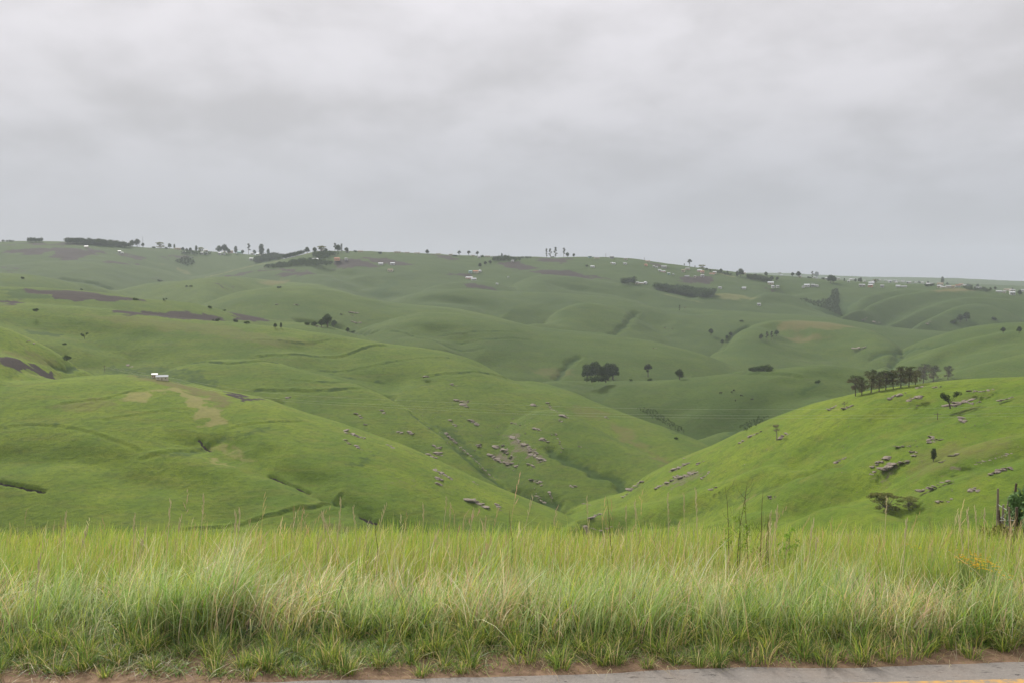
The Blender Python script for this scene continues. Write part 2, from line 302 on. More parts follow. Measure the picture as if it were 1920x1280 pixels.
def make_land_material():
    m, t = mat('hillside_grass'); b = NB(t); P = b.pos()
    at = b.n('ShaderNodeAttribute', attribute_name='cover').outputs['Color']
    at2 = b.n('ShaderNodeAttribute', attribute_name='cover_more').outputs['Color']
    sp = b.n('ShaderNodeSeparateColor'); b.l(at, sp.inputs[0])
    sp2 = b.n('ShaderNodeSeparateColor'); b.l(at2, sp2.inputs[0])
    big = b.noise(P, 0.009, 4, .55); mid = b.noise(P, 0.045, 4, .6); fine = b.noise(P, 0.35, 4, .65); tiny = b.noise(P, 2.2, 3, .7)
    fstr = b.noise(b.scalev(P, (0.03, 0.12, 0.3)), 1.0, 5, .65)
    G1 = (0.105, 0.164, 0.0110); G2 = (0.165, 0.218, 0.015); G3 = (0.066, 0.126, 0.012); OL = (0.165, 0.142, 0.032)
    c = b.mix(b.ramp(mid, .36, .66), G1, G2)
    c = b.mix(b.math('MULTIPLY', b.ramp(big, .48, .70), .7), c, G3)
    c = b.mix(b.math('MULTIPLY', b.ramp(fstr, .48, .72), .45), c, OL)
    c = b.mix(b.math('MULTIPLY', b.ramp(fine, .46, .70), .62), c, (0.05, 0.085, 0.012))
    c = b.mix(b.math('MULTIPLY', b.ramp(tiny, .42, .62), .45), c, (0.052, 0.090, 0.012))
    # cattle tracks: fine benches that follow the contour
    trk = b.noise(b.scalev(P, (0.035, 0.035, 1.5)), 1.0, 3, .7)
    c = b.mix(b.math('MULTIPLY', b.ramp(trk, .52, .68), .16), c, (0.050, 0.082, 0.013))
    c = b.mix(b.math('MULTIPLY', b.ramp(trk, .46, .34), .08), c, (0.17, 0.175, 0.035))
    # cloud shade painted into the grass of the farther slopes, masked by cover_more R
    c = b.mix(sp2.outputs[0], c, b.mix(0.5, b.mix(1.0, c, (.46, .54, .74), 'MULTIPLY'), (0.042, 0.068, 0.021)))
    # brown-olive grass, cover_more G
    c = b.mix(b.math('MULTIPLY', sp2.outputs[1], b.ramp(fine, .3, .6, .45, 1)), c, (0.125, 0.108, 0.040))
    # lush dark grass, cover B
    edge = b.math('ADD', sp.outputs[2], b.math('MULTIPLY', b.math('SUBTRACT', b.noise(P, .25, 3, .6), .5), .9))
    c = b.mix(b.math('MULTIPLY', b.ramp(edge, .25, .6), .8), c, (0.034, 0.066, 0.014))
    # dry tan grass, cover G
    e2 = b.math('ADD', sp.outputs[1], b.math('MULTIPLY', b.math('SUBTRACT', fine, .5), 1.1))
    c = b.mix(b.math('MULTIPLY', b.ramp(e2, .25, .75), .62), c, b.mix(fine, (0.30, 0.235, 0.10), (0.20, 0.19, 0.07)))
    # ploughed soil, cover R
    e3 = b.math('ADD', sp.outputs[0], b.math('MULTIPLY', b.math('SUBTRACT', fine, .5), .35))
    soil = b.mix(b.ramp(fstr, .3, .7), (0.026, 0.019, 0.018), (0.046, 0.034, 0.029))
    c = b.mix(b.ramp(e3, .38, .62), c, soil)
    # scree and bedrock, cover_more B
    e4 = b.math('ADD', sp2.outputs[2], b.math('MULTIPLY', b.math('SUBTRACT', b.noise(P, .5, 5, .7), .5), 1.4))
    c = b.mix(b.math('MULTIPLY', b.ramp(e4, .42, .75), .85), c, b.mix(b.noise(P, .9, 3, .6), (0.085, 0.068, 0.050), (0.19, 0.155, 0.115)))
    # bare red-brown earth beside the road
    sx = b.n('ShaderNodeSeparateXYZ'); b.l(P, sx.inputs[0])
    ny = b.math('ADD', sx.outputs[1], b.math('MULTIPLY', b.math('SUBTRACT', b.noise(P, 1.3, 4, .6), .5), 1.0))
    dirt = b.mix(b.noise(P, 9, 5, .7), (0.15, 0.090, 0.058), (0.27, 0.185, 0.125))
    dirt = b.mix(b.math('MULTIPLY', b.ramp(b.noise(P, 45, 4, .7), .52, .68), .6), dirt, (0.15, 0.15, 0.05))
    c = b.mix(b.ramp(ny, 6.55, 6.1), c, dirt)
    under = b.math('MULTIPLY', b.ramp(ny, 6.1, 6.6), b.ramp(sx.outputs[1], 40, 20))
    c = b.mix(under, c, b.mix(b.noise(P, 14, 4, .6), (0.07, 0.095, 0.02), (0.13, 0.16, 0.035)))
    h = b.math('ADD', b.math('ADD', b.math('MULTIPLY', fine, .8), b.math('MULTIPLY', tiny, .25)), b.math('MULTIPLY', trk, .25))
    nb = b.bump(h, 1.5, .6)
    x2 = b.n('ShaderNodeBump'); b.l(b.noise(P, 30, 5, .7), x2.inputs['Height']); x2.inputs['Distance'].default_value = .02; x2.inputs['Strength'].default_value = .6
    b.l(nb, x2.inputs['Normal'])
    b.principled(c, .95, x2.outputs[0], .1)
    return m
M_LAND = make_land_material()

# ------------------------------------------------------------------ what covers the land, drawn over the photo and laid on the ground
# (kind, strength, [(col,row)...])
PATCHES = []
LINES = []       # (kind, width m, depth m, tint, [(col,row)...])
ROCKS = '''
648 808 682 822 9 9|long brown slab running down the near left spur
647 824 655 832 6 4|low rock just under the top of the brown slab
665 834 677 842 6 5|small outcrop below the brown slab
727 833 738 840 5 4|low rocks near the crest, right of the brown slab
800 850 818 858 7 5|flat pink ledge lying along the spur crest
818 880 828 892 7 5|upper pale rocks of the standing group
830 887 848 899 7 6|pale rocks trailing right from the standing group
819 896 828 899 8 3|middle rock step of the standing group
819 905 829 909 8 3|lowest rock step of the standing group
880 936 914 952 15 7|large flat brown slab near the foot of the left spur
928 944 938 955 6 6|broken rocks right of the large flat slab
886 902 896 908 4 3|few small stones on the spur above the slab
794 705 806 707 6 3|pale rocks on the bench of the middle slope
846 720 858 722 5 3|faint pinkish rocks under the thin terrace line
856 752 882 753 7 5|upper flat brown bedrock on the middle slope
866 759 878 761 7 4|lower flat brown bedrock on the middle slope
714 768 722 775 6 3|grey boulder pair left on the middle slope
668 774 680 783 6 4|loose rocks above the near spur crest
684 795 690 798 6 2|rock peeping over the near spur crest
744 809 752 811 7 2|brown rock above the near crest, left
762 809 776 814 8 4|wider brown rock above the near crest
882 786 898 797 7 8|bright cluster of white blocks on the middle slope
843 786 856 798 5 5|rocks left of the bright white cluster
812 835 828 840 6 5|upper brown rocks beside the stony gully
816 849 830 853 8 5|lower brown rocks beside the stony gully
836 813 846 821 6 6|dark ledge at the bend of the stony gully
846 822 858 832 6 7|dark broken cliff in the stony gully
862 838 880 852 4 8|stones in the upper bed of the gully
882 854 902 872 4 9|stones in the middle bed of the gully
904 876 928 898 4 9|stones in the lower bed of the gully
894 833 905 837 7 4|pale boulder left of the big rock field
914 851 938 860 8 8|left bright ledge of the big rock field
932 861 956 873 8 9|lower bright ledge of the big rock field
930 834 952 842 9 6|upper pink slab of the big rock field
944 846 964 854 8 6|middle pink slab of the big rock field
962 818 984 834 7 9|top of the brown scree tongue
980 832 1008 850 8 12|middle of the brown scree tongue
992 848 1022 866 8 12|foot of the brown scree tongue
960 868 970 874 7 4|boulder under the left of the scree tongue
990 869 1004 875 6 4|broken rocks under the foot of the scree tongue
998 899 1016 908 7 6|grey boulders low on the shaded slope
1070 910 1080 911 8 2|lone flat boulder low on the shaded slope
1006 928 1020 940 6 6|brown broken ground near the valley floor, left
1030 922 1036 934 4 5|small cut bank near the valley floor
996 758 1008 761 6 3|brown ledge on the upper shaded slope
1026 753 1046 772 5 7|line of rocks descending to the big pale boulder
1052 777 1066 782 11 4|big pale boulder on the skyline of the shaded spur
1046 786 1054 789 7 2|boulder just under the big pale boulder
1002 802 1014 806 6 4|rocks left under the big pale boulder
1016 822 1028 826 7 4|dark rock at the head of the scree tongue
1042 812 1054 840 4 8|short line of pale stones right of the scree
960 792 978 798 5 4|scattered pale rocks on the upper shaded slope
1134 781 1142 784 4 3|tiny pale rocks on the far brown slope
1084 835 1092 837 4 2|white stone on the open part of the shaded spur
1092 940 1110 946 4 4|stones at the very foot of the right hill
1180 918 1205 900 9 7|brown slab at the lower left edge of the right hill
1168 932 1185 918 7 4|broken rocks under the lowest brown slab
1264 880 1290 868 9 6|long tilted slab near the edge of the right hill
1276 894 1296 890 10 6|dark overhung cliff in the rocky patch of the right hill
1294 888 1310 884 8 5|pale slab resting right of the dark cliff
1250 905 1272 890 8 8|tilted ledges left of the dark cliff
1232 914 1250 904 7 6|lowest ledges trailing down left of the dark cliff
1306 870 1320 864 6 6|small outcrop above the dark cliff
1314 898 1330 886 5 8|spiky rocks right of the dark cliff
1280 860 1286 857 5 2|stone on the hill edge above the tilted slab
1332 917 1344 912 5 4|pink stones on the lower spur of the right hill
1106 970 1126 962 8 5|tan slab beside the stream mouth
1096 985 1128 994 5 8|stony stream bed at the valley mouth
1136 992 1150 986 5 4|stones right of the stream mouth
1388 830 1398 823 6 3|grey rock left of a pink patch on the hill edge
1402 820 1428 808 6 8|ledges just under the edge of the right hill
1458 823 1478 813 9 5|grey double boulder at the foot of the thin grey tree
1566 866 1586 857 6 9|broken pale outcrop in the lower middle of the right hill
1556 768 1568 758 6 4|rocks beside the leafless twisted tree
1584 766 1602 758 7 6|grey ledge right of the leafless twisted tree
1664 748 1680 740 6 6|pinkish stones below the pine row
1685 740 1696 737 8 3|pale round boulder below the pine row
1703 750 1714 745 7 4|boulder pair right of the pale round boulder, left half
1718 746 1728 743 9 3|boulder pair right of the pale round boulder, right half
1720 727 1732 724 6 4|grey stones touching the pine row
1755 725 1765 724 5 3|low stones between the last pines
1782 760 1802 755 12 5|large pink boulders at the foot of the two-headed tree
1804 753 1816 749 8 4|dark and pale blocks beside the pink boulders
1816 749 1834 746 7 5|upper right row of the pink boulder group
1818 757 1840 752 6 5|lower right ledge of the pink boulder group
1812 733 1850 733 6 6|long flat pink slab near the crest of the right hill
1852 731 1866 729 5 3|flat rock at the right end of the long pink slab
1872 752 1898 744 6 6|line of small rocks climbing to the right edge
1798 784 1810 786 7 4|top shelf of the triple rock shelf
1799 789 1812 789 8 4|bottom shelf of the triple rock shelf
1742 819 1752 818 6 3|top ledge of the stack above the small dark tree
1742 824 1760 824 7 5|broad ledge of the stack above the small dark tree
1741 829 1752 828 6 3|bottom ledge of the stack above the small dark tree
1681 837 1694 836 6 4|flat brown rock on the upper slope
1702 836 1708 836 5 2|small stone right of the flat brown rock
1706 847 1716 846 6 3|pale rock over a dark hollow
1708 853 1718 852 5 3|white-topped stone beside the dark hollow
1656 858 1668 857 12 2|lone rounded pink boulder in the middle of the right hill
1644 867 1656 864 6 4|low rocks under the lone rounded boulder
1634 874 1644 869 5 4|stones left of the big pink slab
1688 865 1702 863 7 4|tongue of flat pink rock
1652 878 1684 867 12 8|big flat pink slab with stones at its lower end
1632 888 1646 881 5 6|pale stones at the lower end of the big pink slab
1784 854 1800 850 8 4|pink hump in the grass right of the small dark tree
1764 866 1774 862 6 3|brown stones below the pink hump
1828 870 1900 848 5 14|long thin ledge slanting up the right slope
1854 888 1868 882 6 4|left part of the broken rocks at far right
1868 882 1896 876 7 7|right part of the broken rocks at far right
1722 920 1736 917 8 3|left dark-based slab of the slanting row
1738 916 1750 911 8 4|middle pink slab of the slanting row
1750 911 1760 908 6 3|right slab of the slanting row
1768 905 1788 900 6 5|thin ledge above the slanting row of slabs
1818 920 1834 916 7 4|tan bare rock in the grass above the fence
1757 941 1768 937 7 3|brown stone with a dark hollow, low on the right
1776 937 1788 936 9 2|smooth pink stone right of the dark hollow
1440 931 1454 930 7 3|flat rock seen above the grass tips, right of centre
590 612 606 614 4 4|pale stones above the scrub in the hollow
640 590 668 592 4 5|white stones left on the sunlit far slope
656 586 672 588 5 4|pink rock right on the sunlit far slope
660 604 676 606 5 5|broken grey ledge behind the green shoulder
551 571 558 573 4 2|white stone high on the sunlit knoll
514 572 520 571 4 2|pair of pale stones left on the sunlit knoll
1244 615 1262 616 3 3|white specks of stone on the far middle slope
1222 653 1234 652 4 2|pale stone under the crest of the far green hill
1600 652 1622 650 5 5|grey rocks on the rounded middle hill
1616 600 1626 594 4 4|pale rocks low on the ribbed hill, left
1636 603 1652 604 4 4|pale rocks low on the ribbed hill, right
1736 606 1744 602 4 3|pink stone beside the dark hollow of the ribbed hill
236 684 250 688 4 4|pale stones above the near left crest
536 747 546 742 4 4|pale stones over the near left crest, right of the small dark field
548 763 552 765 4 2|stones peeping over the near left crest
52 640 64 643 5 3|brown rocks at the left gully head
'''.strip().splitlines()

for row in '''
soil .6 0,459 50,455.5 100,455 160,457 190,462 110,463 50,460 0,461
soil .8 12,474 40,464 90,466 100,468 85,478 50,478
soil .8 85,465 130,466 190,470 192,475 165,480 145,488 115,488 90,486 100,478
soil .7 190,491 240,493 278,497 240,497.5 200,494
soil .7 0,496 20,501 65,512 40,510 0,502
soil .7 0,507 14,510 0,513
soil .8 225,473 268,484 262,488 226,481
soil .6 258,464 275,464 290,469 262,469
soil .6 292,480 360,478 372,485 330,486 300,485
lush .9 330,482 362,480 362,495 350,500 328,490
soil .7 285,527 310,521 325,522 300,527
soil .7 400,519 440,513 480,508 470,514 420,519
soil .8 395,537 420,534 455,537 420,539
soil 1 37,541.5 100,545 160,549 210,555 268,562 200,563.5 110,563 98,557 60,550
soil .8 105,543.5 150,547 208,552 160,550.5
soil 1 0,560 20,563 52,567 25,570 0,573
soil .8 210,584 280,583 380,587 420,597 418,603 330,597 240,589
soil .9 433,592 460,590 500,599 505,603 440,600
lush .7 0,540 50,543.5 80,553 95,560 60,562 20,560 0,556
soil 1 0,664 35,662 80,671 125,684 60,683 0,680
tan .6 50,676 90,675 125,685 70,684
soil 1 426,733.5 445,737 465,742.5 471,754 450,748 432,742
soil .8 471,743 495,748.5 480,751
soil .9 683,482 720,484 790,498 745,497 690,490
soil .8 620,487 670,485 715,500 640,500
soil .8 485,504 560,503 590,508 545,510 485,507
soil .9 505,517 530,511 560,511 615,512 560,517
brown .8 485,525 530,523 545,530 500,534
soil .8 805,478 845,480 860,486 825,486
soil .8 825,513 855,511 885,513 900,518 870,520
soil .9 862,533 880,532 915,535 932,541 920,544 890,541
soil .9 930,494 965,490 985,496 1010,505 975,506 935,500
soil .8 990,508 1020,506 1080,511 1130,520 1150,527 1110,521 1050,517
soil .8 1000,483.5 1060,484.5 1075,490 1050,495 1005,490
soil .6 1100,487.5 1125,487 1120,491
soil .6 1205,493 1230,493 1255,502 1300,504 1260,506 1225,500
soil .9 1262,528 1275,518 1320,517 1340,522 1335,530 1310,533 1285,529
soil .8 1380,542 1408,542 1400,545
soil .8 1430,539 1460,541 1440,544
tan .5 1345,550 1400,556 1440,563 1400,562 1340,561
tan .45 300,490 345,505 370,517 340,512
brown .9 1460,602 1530,603 1600,613 1640,622 1560,618 1470,609
brown .9 1465,620 1500,618 1545,625 1500,629
brown 1 1760,542 1800,541 1830,544 1800,547 1750,547
brown .4 150,586 220,589 320,601 430,611 520,626 600,632 500,645 380,625 250,606
brown .7 1140,790 1180,802 1300,852 1260,862 1180,832
brown .5 1080,757 1150,775 1120,785 1060,772
tan 1 310,728 330,727 360,738 385,748 395,760 410,768 420,780 422,790 398,797 390,797 382,790 372,780 365,765 350,752 335,738
tan .9 232,738 262,735 275,732 276,750 250,753 236,748
tan .8 275,732 300,728 330,728 325,731 278,736
tan .8 376,853 400,846 440,870 415,866 390,858
tan .6 395,815 430,825 480,850 470,855 420,835 395,825
brown .9 240,700 330,717 400,732 430,746 420,765 380,745 330,725 260,712
lush .4 395,808 430,810 440,820 410,822
scree .7 940,815 965,812 990,830 1020,850 1025,862 1005,868 985,855 960,835
scree .7 915,850 940,848 970,862 960,875 930,868
scree .7 855,752 885,750 880,762 862,760
scree .6 1240,910 1265,890 1300,880 1335,880 1300,900 1260,915
scree .6 1180,918 1200,903 1215,900 1195,915
scree .8 1250,882 1275,870 1290,868 1270,885
scree .7 1650,878 1680,866 1695,868 1660,884
scree .8 1845,860 1905,846 1905,850 1850,865
lush .8 1185,765 1230,770 1260,790 1285,811 1270,817 1220,790
lush .8 1360,815 1390,790 1430,777 1440,782 1400,810
lush 1 1470,550 1510,554 1545,567 1570,556 1590,562 1592,575 1576,592 1560,586 1520,567
lush .9 1785,590 1800,583 1820,588 1815,606 1790,604
lush 1 40,606 75,602 130,608 120,614 60,613
lush .6 1500,722 1525,705 1545,700 1535,712 1515,720
lush .35 0,790 60,786 140,796 200,816 130,806 60,800 0,805
lush .3 0,818 60,812 130,814 110,820 30,826
lush .5 300,850 370,825 400,820 380,840 340,855
lush .5 430,812 480,800 520,796 500,806 450,818
lush .5 160,690 230,700 300,712 360,722 420,728 380,700 300,680 200,665
lush .5 800,790 850,800 900,850 950,900 900,870 850,830
lush .5 640,870 700,850 720,850 700,862 660,880
lush .6 690,540 740,520 750,530 735,545 710,552
brown .5 100,760 200,745 230,755 150,775
brown .5 560,985 620,970 680,985 640,1000
brown .5 1700,850 1800,830 1900,815 1900,825 1800,850 1720,880
brown .5 0,640 60,655 120,668 60,640
brown .5 1000,690 1060,690 1070,705 1020,705
tan .3 700,905 770,890 790,900 730,925
'''.strip().splitlines():
    k_, s_, *p_ = row.split(); PATCHES.append((k_, float(s_), [tuple(map(float, q.split(','))) for q in p_]))
for row in '''
terrace 3.4 2.6 lush .8 345,985 400,973 450,966 520,958 590,940 640,917
terrace 3 1.6 lush .55 120,755 200,746 270,727
terrace 2.4 1 lush .5 140,763 190,751
terrace 3 1.4 lush .35 0,800 60,794 140,800 200,818 260,838
terrace 4 2 lush .45 270,852 330,838 400,818
terrace 3 1.5 lush .5 430,800 480,792 520,790 560,789
terrace 3 1.2 lush .35 200,785 280,772 350,765
gully 1.1 1.8 soil 1 0,900 40,910 62,915 84,918
gully 1.1 1.6 soil 1 510,875 540,890 578,905
gully 1.0 1.1 soil .9 372,814 384,820 393,827
gully 1.4 1 lush .6 605,918 625,925 645,930
gully 1.0 1.2 soil 1 676,950 708,964
gully 1.5 1.6 soil 1 515,751 530,756
terrace 5 3.0 lush 1 487,666 560,658 640,650 720,646
terrace 4 2.0 lush .9 480,634 560,632 620,630
terrace 4 1.6 lush .8 600,680 700,675 840,669
terrace 4 1.6 lush .9 620,686 680,693 720,699
terrace 4 2.2 lush 1 790,700 870,698 950,697
terrace 5 2.4 lush 1 350,683 430,681 520,680
terrace 5 2.6 lush 1 480,731 570,732 620,730 670,727
terrace 4 1.6 lush .7 550,712 620,716 700,720
terrace 4 1.6 lush .8 690,601 730,596 760,593
terrace 5 2.4 lush 1 825,615 870,618 960,622
terrace 5 2.4 lush 1 735,618 780,622 810,625
terrace 5 2.0 lush .9 855,627 920,632 990,636
terrace 5 2.0 lush .9 780,632 860,640 900,644
terrace 5 2.0 lush .8 810,653 870,657
gully 4 2.6 lush .6 640,705 700,728 730,742 755,760 790,785 835,816 867,846 905,881 950,915
gully 5 4 lush .6 1332,664 1350,655 1372,630 1400,612
gully 5 3.5 lush .5 1150,628 1162,618 1180,602 1192,582
gully 5 4 lush .6 1620,692 1680,671 1697,661
gully 4 3 lush .7 1046,708 1056,694 1066,682 1085,668
gully 6 4 lush .8 120,523 160,528 205,541
gully 4 3 lush .8 1025,842 1110,876 1160,896 1205,902
gully 4 3 lush .7 960,920 1030,940 1085,955
gully 3 2 lush .8 100,662 130,672 165,688
gully 6 5 lush .6 560,600 640,612 700,622
terrace 9 4 lush .5 1290,704 1400,700 1500,700
gully 6 3 lush .7 1640,665 1700,655 1760,650
gully 3 3 scree .9 1092,975 1105,985 1130,996
hollow 28 9 lush 0 1110,722 1190,758 1280,812
hollow 22 8 lush 0 1500,725 1440,760 1388,796
hollow 22 6 lush 0 1560,700 1600,730
hollow 11 4 lush 0 380,820 480,868 600,928 760,1000
hollow 16 4 lush 0 0,860 150,870 300,900 420,960
hollow 12 5 lush .2 1915,828 1750,872 1600,918 1450,960
hollow 9 5 lush .35 1550,866 1440,904 1300,948 1180,978 1110,996
hollow 14 4 lush 0 1780,745 1650,800 1520,850
hollow 26 7 lush 0 560,640 660,680 740,700
hollow 30 9 lush 0 800,615 900,665 1000,705
hollow 34 10 lush 0 1460,615 1560,655 1620,690
hollow 30 9 lush 0 1230,600 1280,635 1320,662
hollow 34 10 lush 0 860,560 920,585 1000,600
hollow 34 10 lush 0 1900,620 1800,655 1700,690
hollow 40 12 lush .2 1480,548 1530,570 1576,592
hollow 40 10 lush 0 1100,535 1180,550 1280,575
hollow 40 10 lush 0 620,495 640,520 700,550
hollow 34 8 lush 0 120,590 160,620 200,665
hollow 30 8 lush .2 20,640 90,662 160,690
path 5 0 tan .9 385,520 440,507 480,497.5 540,485 585,475
path 5 0 tan .8 1345,512 1360,516 1378,520
path 5 0 tan .6 1250,552 1290,563 1320,568
path 2 0 tan .6 1390,935 1400,915 1410,905
'''.strip().splitlines():
    k_, w_, d_, t_, ts_, *p_ = row.split(); LINES.append((k_, float(w_), float(d_), (t_, float(ts_)), [tuple(map(float, q.split(','))) for q in p_]))
for row in ROCKS:
    q_ = list(map(float, row.split('|')[0].split()))
    if q_[5] > 2: LINES.append(('path', q_[4]*.16, 0, ('scree', .62), [(q_[0], q_[1]+1), (q_[2], q_[3]+1)]))

def in_poly(x, y, poly):
    r = np.zeros(x.shape, bool); n = len(poly); j = n-1
    for i in range(n):
        xi, yi = poly[i]; xj, yj = poly[j]
        if yi != yj:
            r ^= ((yi > y) != (yj > y)) & (x < (xj-xi)*(y-yi)/(yj-yi)+xi)
        j = i
    return r
def seg_dist(x, y, pts):
    best = np.full(x.shape, 1e9); side = np.zeros(x.shape)
    for (x0, y0), (x1, y1) in zip(pts[:-1], pts[1:]):
        dx, dy = x1-x0, y1-y0; l2 = dx*dx+dy*dy+1e-9
        t = np.clip(((x-x0)*dx+(y-y0)*dy)/l2, 0, 1)
        ex, ey = x-(x0+t*dx), y-(y0+t*dy); dd = np.hypot(ex, ey)
        cr_ = (dx*ey-dy*ex)/math.sqrt(l2)
        m = dd < best; best[m] = dd[m]; side[m] = cr_[m]
    return best, side

# ------------------------------------------------------------------ the land: one polar sheet from the road to beyond the horizon
HILL_SHADE = {'A': 0, 'B': 0, 'B2': 0, 'B3': 0, 'B4': 0, 'A0': .05, 'C': .42, 'C2': .28, 'C3': .5, 'D': .85, 'D2': .7, 'D3': .65, 'C0': .6, 'E': .8, 'F': .72, 'G': .95, 'G2': .85, 'H': .8, 'M0': .85, 'M1': .75, 'M2': .7, 'J0': .75, 'F0': .7}  # strength of the cloud shade painted into each hill's grass colour
def build_land():
    half = math.radians(31)
    az_in = np.linspace(-half, half, 1180)
    az_out = np.linspace(half, 2*PI-half, 260)[1:-1]
    AZ = np.concatenate([az_in, az_out]); na = len(AZ)
    D = np.concatenate([np.linspace(0.6, 5, 14)[:-1], np.linspace(5, 30, 130)[:-1], np.geomspace(30, 230, 60)[:-1],
                        np.geomspace(230, 2500, 900)[:-1], np.geomspace(2500, 9000, 110)])
    nd = len(D)
    A2 = np.broadcast_to(AZ[None, :], (nd, na)); D2 = np.broadcast_to(D[:, None], (nd, na))
    Z = base_height(A2, D2)
    X = np.sin(A2)*D2; Y = np.cos(A2)*D2
    cov = np.zeros((nd, na, 4), np.float32); cov[..., 3] = 1
    cov2 = np.zeros((nd, na, 4), np.float32); cov2[..., 3] = 1
    # painted shade: grass darkened with distance and beyond the near hills
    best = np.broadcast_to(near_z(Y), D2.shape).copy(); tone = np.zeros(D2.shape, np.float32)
    for q in ORDER:      # each hill gets its own painted shade, none on the nearest, most far off
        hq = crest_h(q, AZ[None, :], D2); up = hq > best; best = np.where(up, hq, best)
        tone = np.where(up, HILL_SHADE.get(q, 1.0), tone)
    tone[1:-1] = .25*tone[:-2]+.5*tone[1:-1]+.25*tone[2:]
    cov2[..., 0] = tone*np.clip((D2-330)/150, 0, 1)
    ch = {'soil': (cov, 0), 'tan': (cov, 1), 'lush': (cov, 2), 'brown': (cov2, 1), 'scree': (cov2, 2)}
    def window(pts, pad):
        ax = [math.atan2(p[0], p[1]) for p in pts]; dd = [math.hypot(p[0], p[1]) for p in pts]
        md = min(dd); pa = pad/md
        i0 = np.searchsorted(D, md-pad); i1 = np.searchsorted(D, max(dd)+pad)
        j0 = np.searchsorted(az_in, min(ax)-pa); j1 = np.searchsorted(az_in, max(ax)+pa)
        return slice(max(i0, 0), max(i1, i0+1)), slice(j0, max(j1, j0+1))
    for kind, st, pts in PATCHES:
        w_ = [cast(*p)[:2] for p in pts]
        sl = window(w_, 30)
        x, y = X[sl], Y[sl]
        soft = max(2.0, 0.004*math.hypot(*w_[0]))
        n1_ = fbm(x, y, soft*4, 4, 21)*soft*2.2; n2_ = fbm(x, y, soft*4, 4, 31)*soft*2.2
        ins = in_poly(x+n1_, y+n2_, w_)
        dd, _ = seg_dist(x+n1_, y+n2_, w_+[w_[0]])
        v = np.where(ins, np.clip(.5+dd/soft*.5, 0, 1), np.clip(.5-dd/soft*.5, 0, 1))*st
        arr, c = ch[kind]; arr[sl + (c,)] = np.maximum(arr[sl + (c,)], v)
    for kind, wd, dep, tint, pts in LINES:
        if kind == 'terrace': wd *= .34; dep *= .75
        w_ = [cast(*p)[:2] for p in pts]
        sl = window(w_, wd*5)
        x, y = X[sl], Y[sl]
        x = x + fbm(x, y, wd*4, 3, 41)*wd*.8; y = y + fbm(x, y, wd*4, 3, 47)*wd*.8
        dd, s = seg_dist(x, y, w_)
        r = np.hypot(x, y); rl = np.interp(0, [0], [0])
        if kind == 'terrace':       # a bank: bench above, cut below
            up = np.where(w_[0][0] < w_[-1][0], s, -s)
            g = np.exp(-(dd/(wd*1.6))**2)
            Z[sl] += dep*.6*np.tanh(up/wd)*g
            v = np.exp(-((dd)/(wd*1.0))**2)*np.clip(.5+fbm(x, y, wd*9, 3, 51)*.9, 0, 1)*np.clip(r/500, .6, 1)
        else:
            Z[sl] -= dep*np.exp(-(dd/wd)**2); v = np.exp(-(dd/(wd*.8))**2)
        if tint:
            tk, ts = tint; arr, c = ch[tk]; arr[sl + (c,)] = np.maximum(arr[sl + (c,)], v*ts)
    verts = np.stack([X, Y, Z], -1).reshape(-1, 3)
    idx = np.arange(nd*na).reshape(nd, na)
    a = idx[:-1, :]; b_ = idx[1:, :]
    a1 = np.roll(a, -1, 1); b1 = np.roll(b_, -1, 1)
    quads = np.stack([a, b_, b1, a1], -1).reshape(-1, 4)[:, ::-1]
    # close the middle under the camera
    verts = np.vstack([verts, [[0, 0, float(Z[0].mean())]]]); cidx = nd*na
    tri = np.stack([np.full(na, cidx), idx[0], np.roll(idx[0], -1)], -1)[:, ::-1]
    me = bpy.data.meshes.new('hills')
    nv = len(verts); nq = len(quads); ntr = len(tri)
    me.vertices.add(nv); me.vertices.foreach_set('co', verts.astype(np.float32).ravel())
    me.loops.add(nq*4+ntr*3); me.loops.foreach_set('vertex_index', np.concatenate([quads.ravel(), tri.ravel()]).astype(np.int32))
    me.polygons.add(nq+ntr)
    me.polygons.foreach_set('loop_start', np.concatenate([np.arange(nq)*4, nq*4+np.arange(ntr)*3]).astype(np.int32))
    me.update(calc_edges=True)
    me.polygons.foreach_set('use_smooth', np.ones(nq+ntr, bool))
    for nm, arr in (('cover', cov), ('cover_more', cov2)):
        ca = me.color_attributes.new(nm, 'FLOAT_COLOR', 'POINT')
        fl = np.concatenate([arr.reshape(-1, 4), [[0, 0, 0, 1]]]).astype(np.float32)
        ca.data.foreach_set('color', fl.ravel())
    me.materials.append(M_LAND)
    o = bpy.data.objects.new('hills', me); COL.objects.link(o); o['kind'] = 'structure'
    o['label'] = 'rolling green grass hills falling into a steep valley beyond the road'; o['category'] = 'hills'
    return o
land = build_land()
